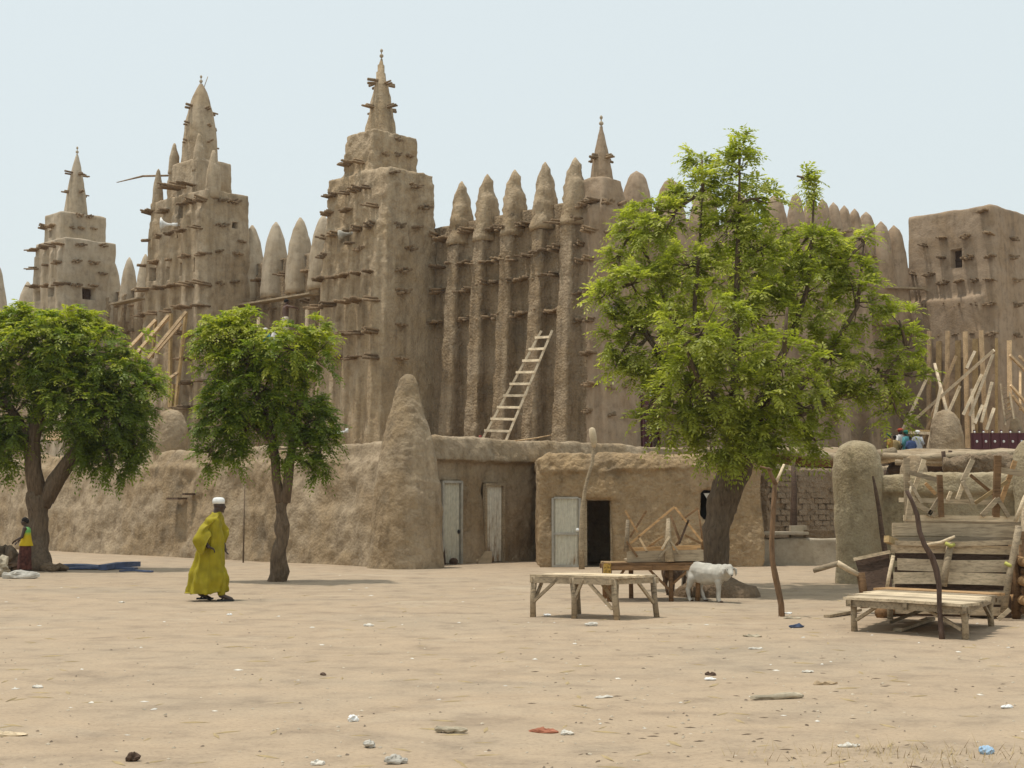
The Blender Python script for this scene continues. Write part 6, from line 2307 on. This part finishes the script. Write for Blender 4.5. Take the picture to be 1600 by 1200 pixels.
# ---- sheep
def sheep(p, yaw, scale, label, mat, group, turn=1.0, head_low=0.0):
    """local x = forwards; deep chest, straight back, long ears, thin jointed legs, hanging tail"""
    root = thing('sheep', p, label, 'sheep', group)
    xf = Matrix.Translation(p) @ Matrix.Rotation(yaw, 4, 'Z') @ Matrix.Scale(scale, 4)
    hd = V((.475, -.13 * turn, .605 - head_low))
    J = {'rump': (V((-.36, 0, .545)), (.115, .13)), 'loin': (V((-.20, 0, .535)), (.145, .165)), 'belly': (V((.0, 0, .50)), (.155, .18)), 'chest': (V((.20, 0, .49)), (.135, .175)),
         'withers': (V((.33, 0, .52)), (.115, .15)), 'neck': (V((.41, -.05 * turn, .555 - head_low * .4)), (.095, .115)), 'poll': (hd, .07),
         'tail1': (V((-.47, 0, .55)), .035), 'tail2': (V((-.515, 0, .44)), .022), 'tail3': (V((-.525, 0, .27)), .012)}
    ED = [('rump', 'loin'), ('loin', 'belly'), ('belly', 'chest'), ('chest', 'withers'), ('withers', 'neck'), ('neck', 'poll'), ('rump', 'tail1'), ('tail1', 'tail2'), ('tail2', 'tail3')]
    for sg, n, dx in ((-1, 'r', .0), (1, 'l', .07)):
        y = .095 * sg
        J['st' + n] = (V((-.27 + dx, y, .42)), .085)
        J['ho' + n] = (V((-.36 + dx * 2.2, y, .22)), .040)
        J['hs' + n] = (V((-.335 + dx * 2.6, y, .08)), .030)
        J['hf' + n] = (V((-.31 + dx * 2.8, y, .015)), .03)
        J['el' + n] = (V((.24 - dx, y * .95, .36)), .06)
        J['kn' + n] = (V((.255 - dx * 1.6, y * .95, .20)), .038)
        J['fs' + n] = (V((.25 - dx * 1.8, y * .95, .07)), .029)
        J['ff' + n] = (V((.27 - dx * 1.8, y * .95, .015)), .03)
        ED += [('rump', 'st' + n), ('st' + n, 'ho' + n), ('ho' + n, 'hs' + n), ('hs' + n, 'hf' + n), ('chest', 'el' + n), ('el' + n, 'kn' + n), ('kn' + n, 'fs' + n), ('fs' + n, 'ff' + n)]
    mb = MB()
    as_limbs(mb, J, ED)
    mb.blob((-.03, 0, .485), .37, .165, .185, 18, 12)
    f = V((.62, -.62 * turn, -.50)).normalized()
    s = f.cross(Zv).normalized()
    u = s.cross(f)
    mb.tube([hd - f * .05 + u * .01, hd + f * .03 + u * .015, hd + f * .10, hd + f * .155 - u * .012, hd + f * .18 - u * .02], [.068, .072, .052, .042, .03], 12)
    for sg in (-1, 1):
        e0 = hd + s * .055 * sg + u * .04
        mb.tube([e0, e0 + s * .055 * sg - Zv * .03, e0 + s * .065 * sg - Zv * .11, e0 + s * .05 * sg - Zv * .155], [.022, .034, .03, .012], 8, 0, .45)
    me = remeshed(mb, .011, 3, None, [(.012, 9, 3.0)], 'body')
    finish(me, 'body', mat, root, xf)
    fb = MB()
    for sg in (-1, 1):
        fb.blob(hd + f * .065 + s * .05 * sg + u * .03, .012, .012, .012, 6, 4)
    fb.blob(hd + f * .183 - u * .015, .016, .016, .014, 6, 4)
    finish(fb, 'eyes_and_nose', 'black', root, xf)
    hf_ = MB()
    for n in ('hfr', 'hfl', 'ffr', 'ffl'):
        q = J[n][0]
        hf_.box((q.x + .012, q.y, .014), X * .034, Y * .026, Zv * .016)
    finish(hf_, 'hooves', 'dark_wood', root, xf)
    return root


M['fleece'] = cloth_mat('dusty_white_coat', (.47, .44, .375), .22, 6, .9, .4)
M['fleece_brown'] = cloth_mat('brown_coat', (.15, .10, .065), .5, 6, .9, .4)
SG = 'sheep resting among the tables'
q = G(1109, 941)
q.z = gz(q)
sheep(q + V((0, .15, 0)), R(-36), .98, 'white sheep standing by the brown table, its head turned to the camera', 'fleece', SG, 1.0, .02)
q = G(1055, 931)
q.z = gz(q)
sheep(q + V((.02, .25, 0)), R(60), .95, 'brown sheep standing in shade under the brown table', 'fleece_brown', SG, -.5, .15)

# ================================================================ LOOSE THINGS ON THE GROUND
def crumpled(name, p, sx_, sy_, sz_, mat, label, cat, seed, group=None, rot=0.0):
    mb = MB()
    mb.blob((0, 0, sz_ * .45), sx_, sy_, sz_ * .55, 14, 9)
    me = mb.mesh(name)
    displace(me, min(sx_, sy_) * .6, 2.2 / max(sx_, .08), seed)
    displace(me, min(sx_, sy_) * .35, 6.0 / max(sx_, .08), seed + 3)
    me.polygons.foreach_set('use_smooth', [False] * len(me.polygons))
    me.transform(Matrix.Translation(V((p.x, p.y, gz(p)))) @ Matrix.Rotation(rot, 4, 'Z'))
    return tag(link_mesh(name, me, mat), label, cat, group)


M['sack'] = cloth_mat('dirty_white_sack', (.47, .44, .38), .3, 8, .9)
M['tarp'] = cloth_mat('blue_tarpaulin', (.075, .10, .17), .35, 6, .6)
M['paper'] = cloth_mat('dirty_paper', (.62, .58, .50), .25, 12, .9)
M['rag'] = cloth_mat('dusty_rag', (.42, .36, .26), .4, 9, .9)
crumpled('sack', G(174, 861), .36, .16, .26, 'sack', 'white sack lying at the foot of the long mud wall', 'sack', 4.4, None, .3)
crumpled('cloth_heap', G(32, 904), .42, .12, .16, 'sack', 'heap of dirty white cloth on the ground before the girl', 'cloth', 8.4)
for px, py, sx_, sy_, sz_, m, lab, sd in [(6, 893, .45, .35, .62, 'bark', 'tallest bundle of the heap at the left edge by the forked tree', 3.1), (22, 893, .35, .3, .36, 'fleece_brown', 'dark low bundle next to the girl at the left edge', 5.9),
                                          (-8, 901, .35, .3, .4, 'rag', 'pale bundle half out of the frame at the left edge', 9.3)]:
    crumpled('bundle', G(px, py), sx_, sy_, sz_, m, lab, 'bundle', sd, 'bundles by the forked tree')
tarp = thing('tarpaulin', G(150, 892), 'blue tarpaulin folded flat on the ground right of the forked tree', 'tarpaulin')
for (xa, ya_), (xb, yb_), w, z in [((92, 886), (156, 889), .45, .07), ((100, 890), (212, 890), .5, .045), ((160, 892), (214, 887), .22, .13), ((188, 894), (238, 895), .1, .04)]:
    p0, p1 = G(xa, ya_), G(xb, yb_)
    mb = MB()
    mb.plank(p0 + Zv * z * .7, p1 + Zv * z * .7, w, z, Zv, .02)
    mb.build('fold', 'tarp', tarp)
crumpled('earth_clod', G(85, 893), .35, .2, .16, M['dark_earth'], 'low dark clod of earth at the root of the forked tree', 'mound', 2.2)

# larger scraps, each where it lies
SC = [(60, 1075, .09, .03, 'paper', 'small white paper scrap alone in the left foreground', 'paper'), (12, 1149, .26, .05, 'pale_wood', 'pale split stick lying at the left frame edge in the foreground', 'stick'),
      (206, 1189, .07, .06, 'dark_wood', 'dark crumpled lump in the left foreground near the bottom edge', 'rubbish'), (551, 1127, .065, .06, 'white', 'white crumpled wrapper with a pink mark in the middle foreground', 'wrapper'),
      (578, 1166, .07, .06, 'sack', 'grey white crumpled bag below the pink marked wrapper', 'bag'), (618, 1191, .13, .06, 'sack', 'larger white crumpled bag at the bottom edge', 'bag'),
      (497, 1193, .07, .04, 'paper', 'small white scrap at the bottom edge left of the larger white bag', 'paper'), (706, 1145, .2, .06, 'rag', 'tan torn sheet with curled edges in the foreground', 'sheet'),
      (849, 1143, .20, .05, 'red_scrap', 'reddish torn cloth strip in the foreground', 'cloth'), (886, 1146, .09, .04, 'paper', 'white scrap beside the reddish cloth strip', 'paper'),
      (1112, 1055, .09, .05, 'dark_wood', 'dark curled scrap right of the centre foreground', 'rubbish'), (1110, 1064, .1, .03, 'white', 'white scrap just below the dark curled scrap', 'paper'),
      (1290, 1070, .22, .05, 'cardboard', 'flat beige cardboard strip in the right middle ground', 'cardboard'), (1245, 981, .22, .06, 'tarp', 'flattened grey blue bag between the forked post and the low bench', 'bag'),
      (924, 979, .16, .06, 'paper', 'white scrap in front of the pale plank table', 'paper'), (855, 963, .09, .04, 'white', 'small white scrap under the left end of the pale plank table', 'paper'),
      (1231, 959, .12, .05, 'white', 'white scrap at the foot of the forked post', 'paper'), (1238, 967, .24, .04, 'rag', 'flat tan sheet just below the forked post', 'sheet'),
      (1180, 1014, .14, .03, 'paper', 'flat pale scrap halfway between the sheep and the foreground', 'paper'), (1262, 1050, .1, .03, 'paper', 'small flat scrap beyond the beige cardboard strip', 'paper'),
      (1540, 1176, .09, .06, 'bluebag', 'light blue and white plastic bag in the right foreground', 'bag'), (1574, 1107, .12, .02, 'white', 'thin white strip near the right frame edge', 'paper'),
      (576, 978, .13, .05, 'paper', 'white scrap on the sand left of centre', 'paper'), (358, 961, .07, .03, 'white', 'tiny white scrap just below the walking man', 'paper'),
      (190, 942, .09, .04, 'paper', 'small white scrap on the sand left of the walking man', 'paper'), (505, 1055, .05, .04, 'dark_wood', 'small dark clod in the middle of the open sand', 'clod'),
      (1176, 996, .2, .05, 'rag', 'brownish torn scrap in front of the white sheep', 'rubbish'), (1325, 1165, .14, .03, 'paper', 'pale scrap in the dry grass of the right foreground', 'paper'), (944, 958 + 132, .15, .02, 'paper', 'flat white scrap in the centre right foreground', 'paper'),
      (1215, 1094, .40, .06, 'rag', 'flat brown smear of dusty debris in the right foreground', 'debris')]
M['red_scrap'] = cloth_mat('faded_red_cloth', (.36, .14, .08))
M['bluebag'] = cloth_mat('pale_blue_plastic', (.34, .48, .62))
for i, (px, py, sx_, sy_, m, lab, cat) in enumerate(SC):
    p = G(px, py)
    nm = {'paper': 'paper_scrap', 'bag': 'plastic_bag', 'cloth': 'cloth_strip', 'rubbish': 'rubbish_lump', 'sheet': 'torn_sheet', 'cardboard': 'cardboard_strip', 'debris': 'debris_patch'}.get(cat, cat)
    tall = sy_ > .055
    crumpled(nm, p, sx_ * .6, sy_ * (.6 if tall else 1.1), (.05 if tall else .02), m, lab, cat, i * 2.7, None, random.uniform(-.5, .5))

# countless pebbles, straws and flecks
def fleck_field(name, n, mat, y0, y1, smin, smax, flat, long_=1.0, box=None, seed=5):
    g = np.random.default_rng(seed)
    mb = MB()
    for _ in range(n):
        if box:
            p = G(g.uniform(box[0], box[2]), g.uniform(box[1], box[3]))
            x, y = p.x, p.y
        else:
            y = y0 * (y1 / y0) ** g.uniform()
            x = g.uniform(-.40, .40) * y
        s = g.uniform(smin, smax)
        a = g.uniform(0, 6.28)
        ux, uy = math.cos(a) * s * long_, math.sin(a) * s * long_
        z = ground_z(x, y) + s * flat * .4
        w = s * g.uniform(.5, .9)
        vx, vy = -math.sin(a) * w, math.cos(a) * w
        h = s * flat
        mb.add([(x - ux, y - uy, z), (x + vx, y + vy, z - h * .3), (x + ux, y + uy, z), (x - vx, y - vy, z - h * .3), (x + g.uniform(-.3, .3) * s, y + g.uniform(-.3, .3) * s, z + h)],
               [(0, 3, 4), (3, 2, 4), (2, 1, 4), (1, 0, 4), (0, 1, 2, 3)])
    o = mb.build(name, mat)
    o['kind'] = 'stuff'
    return o


fleck_field('pebbles', 420, M.setdefault('dark_pebble', plain_mat('dark_pebble', (.20, .155, .11), .9)), 9, 36, .006, .02, .5, seed=5)
fleck_field('gravel', 700, M.setdefault('pale_pebble', plain_mat('pale_pebble', (.46, .39, .29), .9)), 9, 36, .008, .022, .5, seed=6)
fleck_field('paper_flecks', 95, 'paper', 9, 34, .012, .04, .25, 1.5, seed=7)
fleck_field('straw_litter', 260, M.setdefault('straw', plain_mat('dry_straw', (.36, .27, .14), .9)), 9, 30, .012, .03, .3, 5.0, seed=8)
fleck_field('leaf_litter', 110, 'bark', 9, 26, .010, .024, .25, 2.2, (820, 960, 1600, 1200), seed=9)
# dry grass at the bottom right
g = np.random.default_rng(12)
mb = MB()
for _ in range(420):
    p = G(g.normal(1430, 130), 1165 + abs(g.normal(0, 26)))
    a = g.uniform(0, 6.28)
    L = g.uniform(.04, .15)
    lean = g.uniform(.5, 1.4)
    d_ = V((math.cos(a) * math.sin(lean), math.sin(a) * math.sin(lean), math.cos(lean))) * L
    s_ = V((-math.sin(a), math.cos(a), 0)) * .003
    p.z = gz(p)
    mb.add([p - s_, p + s_, p + d_], [(0, 1, 2)])
o = mb.build('dry_grass', 'straw')
o['kind'] = 'stuff'

# ================================================================ DUSTY AIR
hz = MB()
hz.box((0, 188, 11), (305, 0, 0), (0, 208, 0), (0, 0, 12.5))
hm = bpy.data.materials.new('dust_haze')
hm.use_nodes = True
hm.node_tree.nodes.clear()
ho = hm.node_tree.nodes.new('ShaderNodeOutputMaterial')
hv = hm.node_tree.nodes.new('ShaderNodeVolumePrincipled')
hv.inputs['Color'].default_value = (.93, .95, .97, 1)
hv.inputs['Density'].default_value = 0.00025
hv.inputs['Anisotropy'].default_value = 0.2
hm.node_tree.links.new(hv.outputs[0], ho.inputs['Volume'])
haze = link_mesh('haze', hz.mesh('haze'), hm)
haze['kind'] = 'stuff'
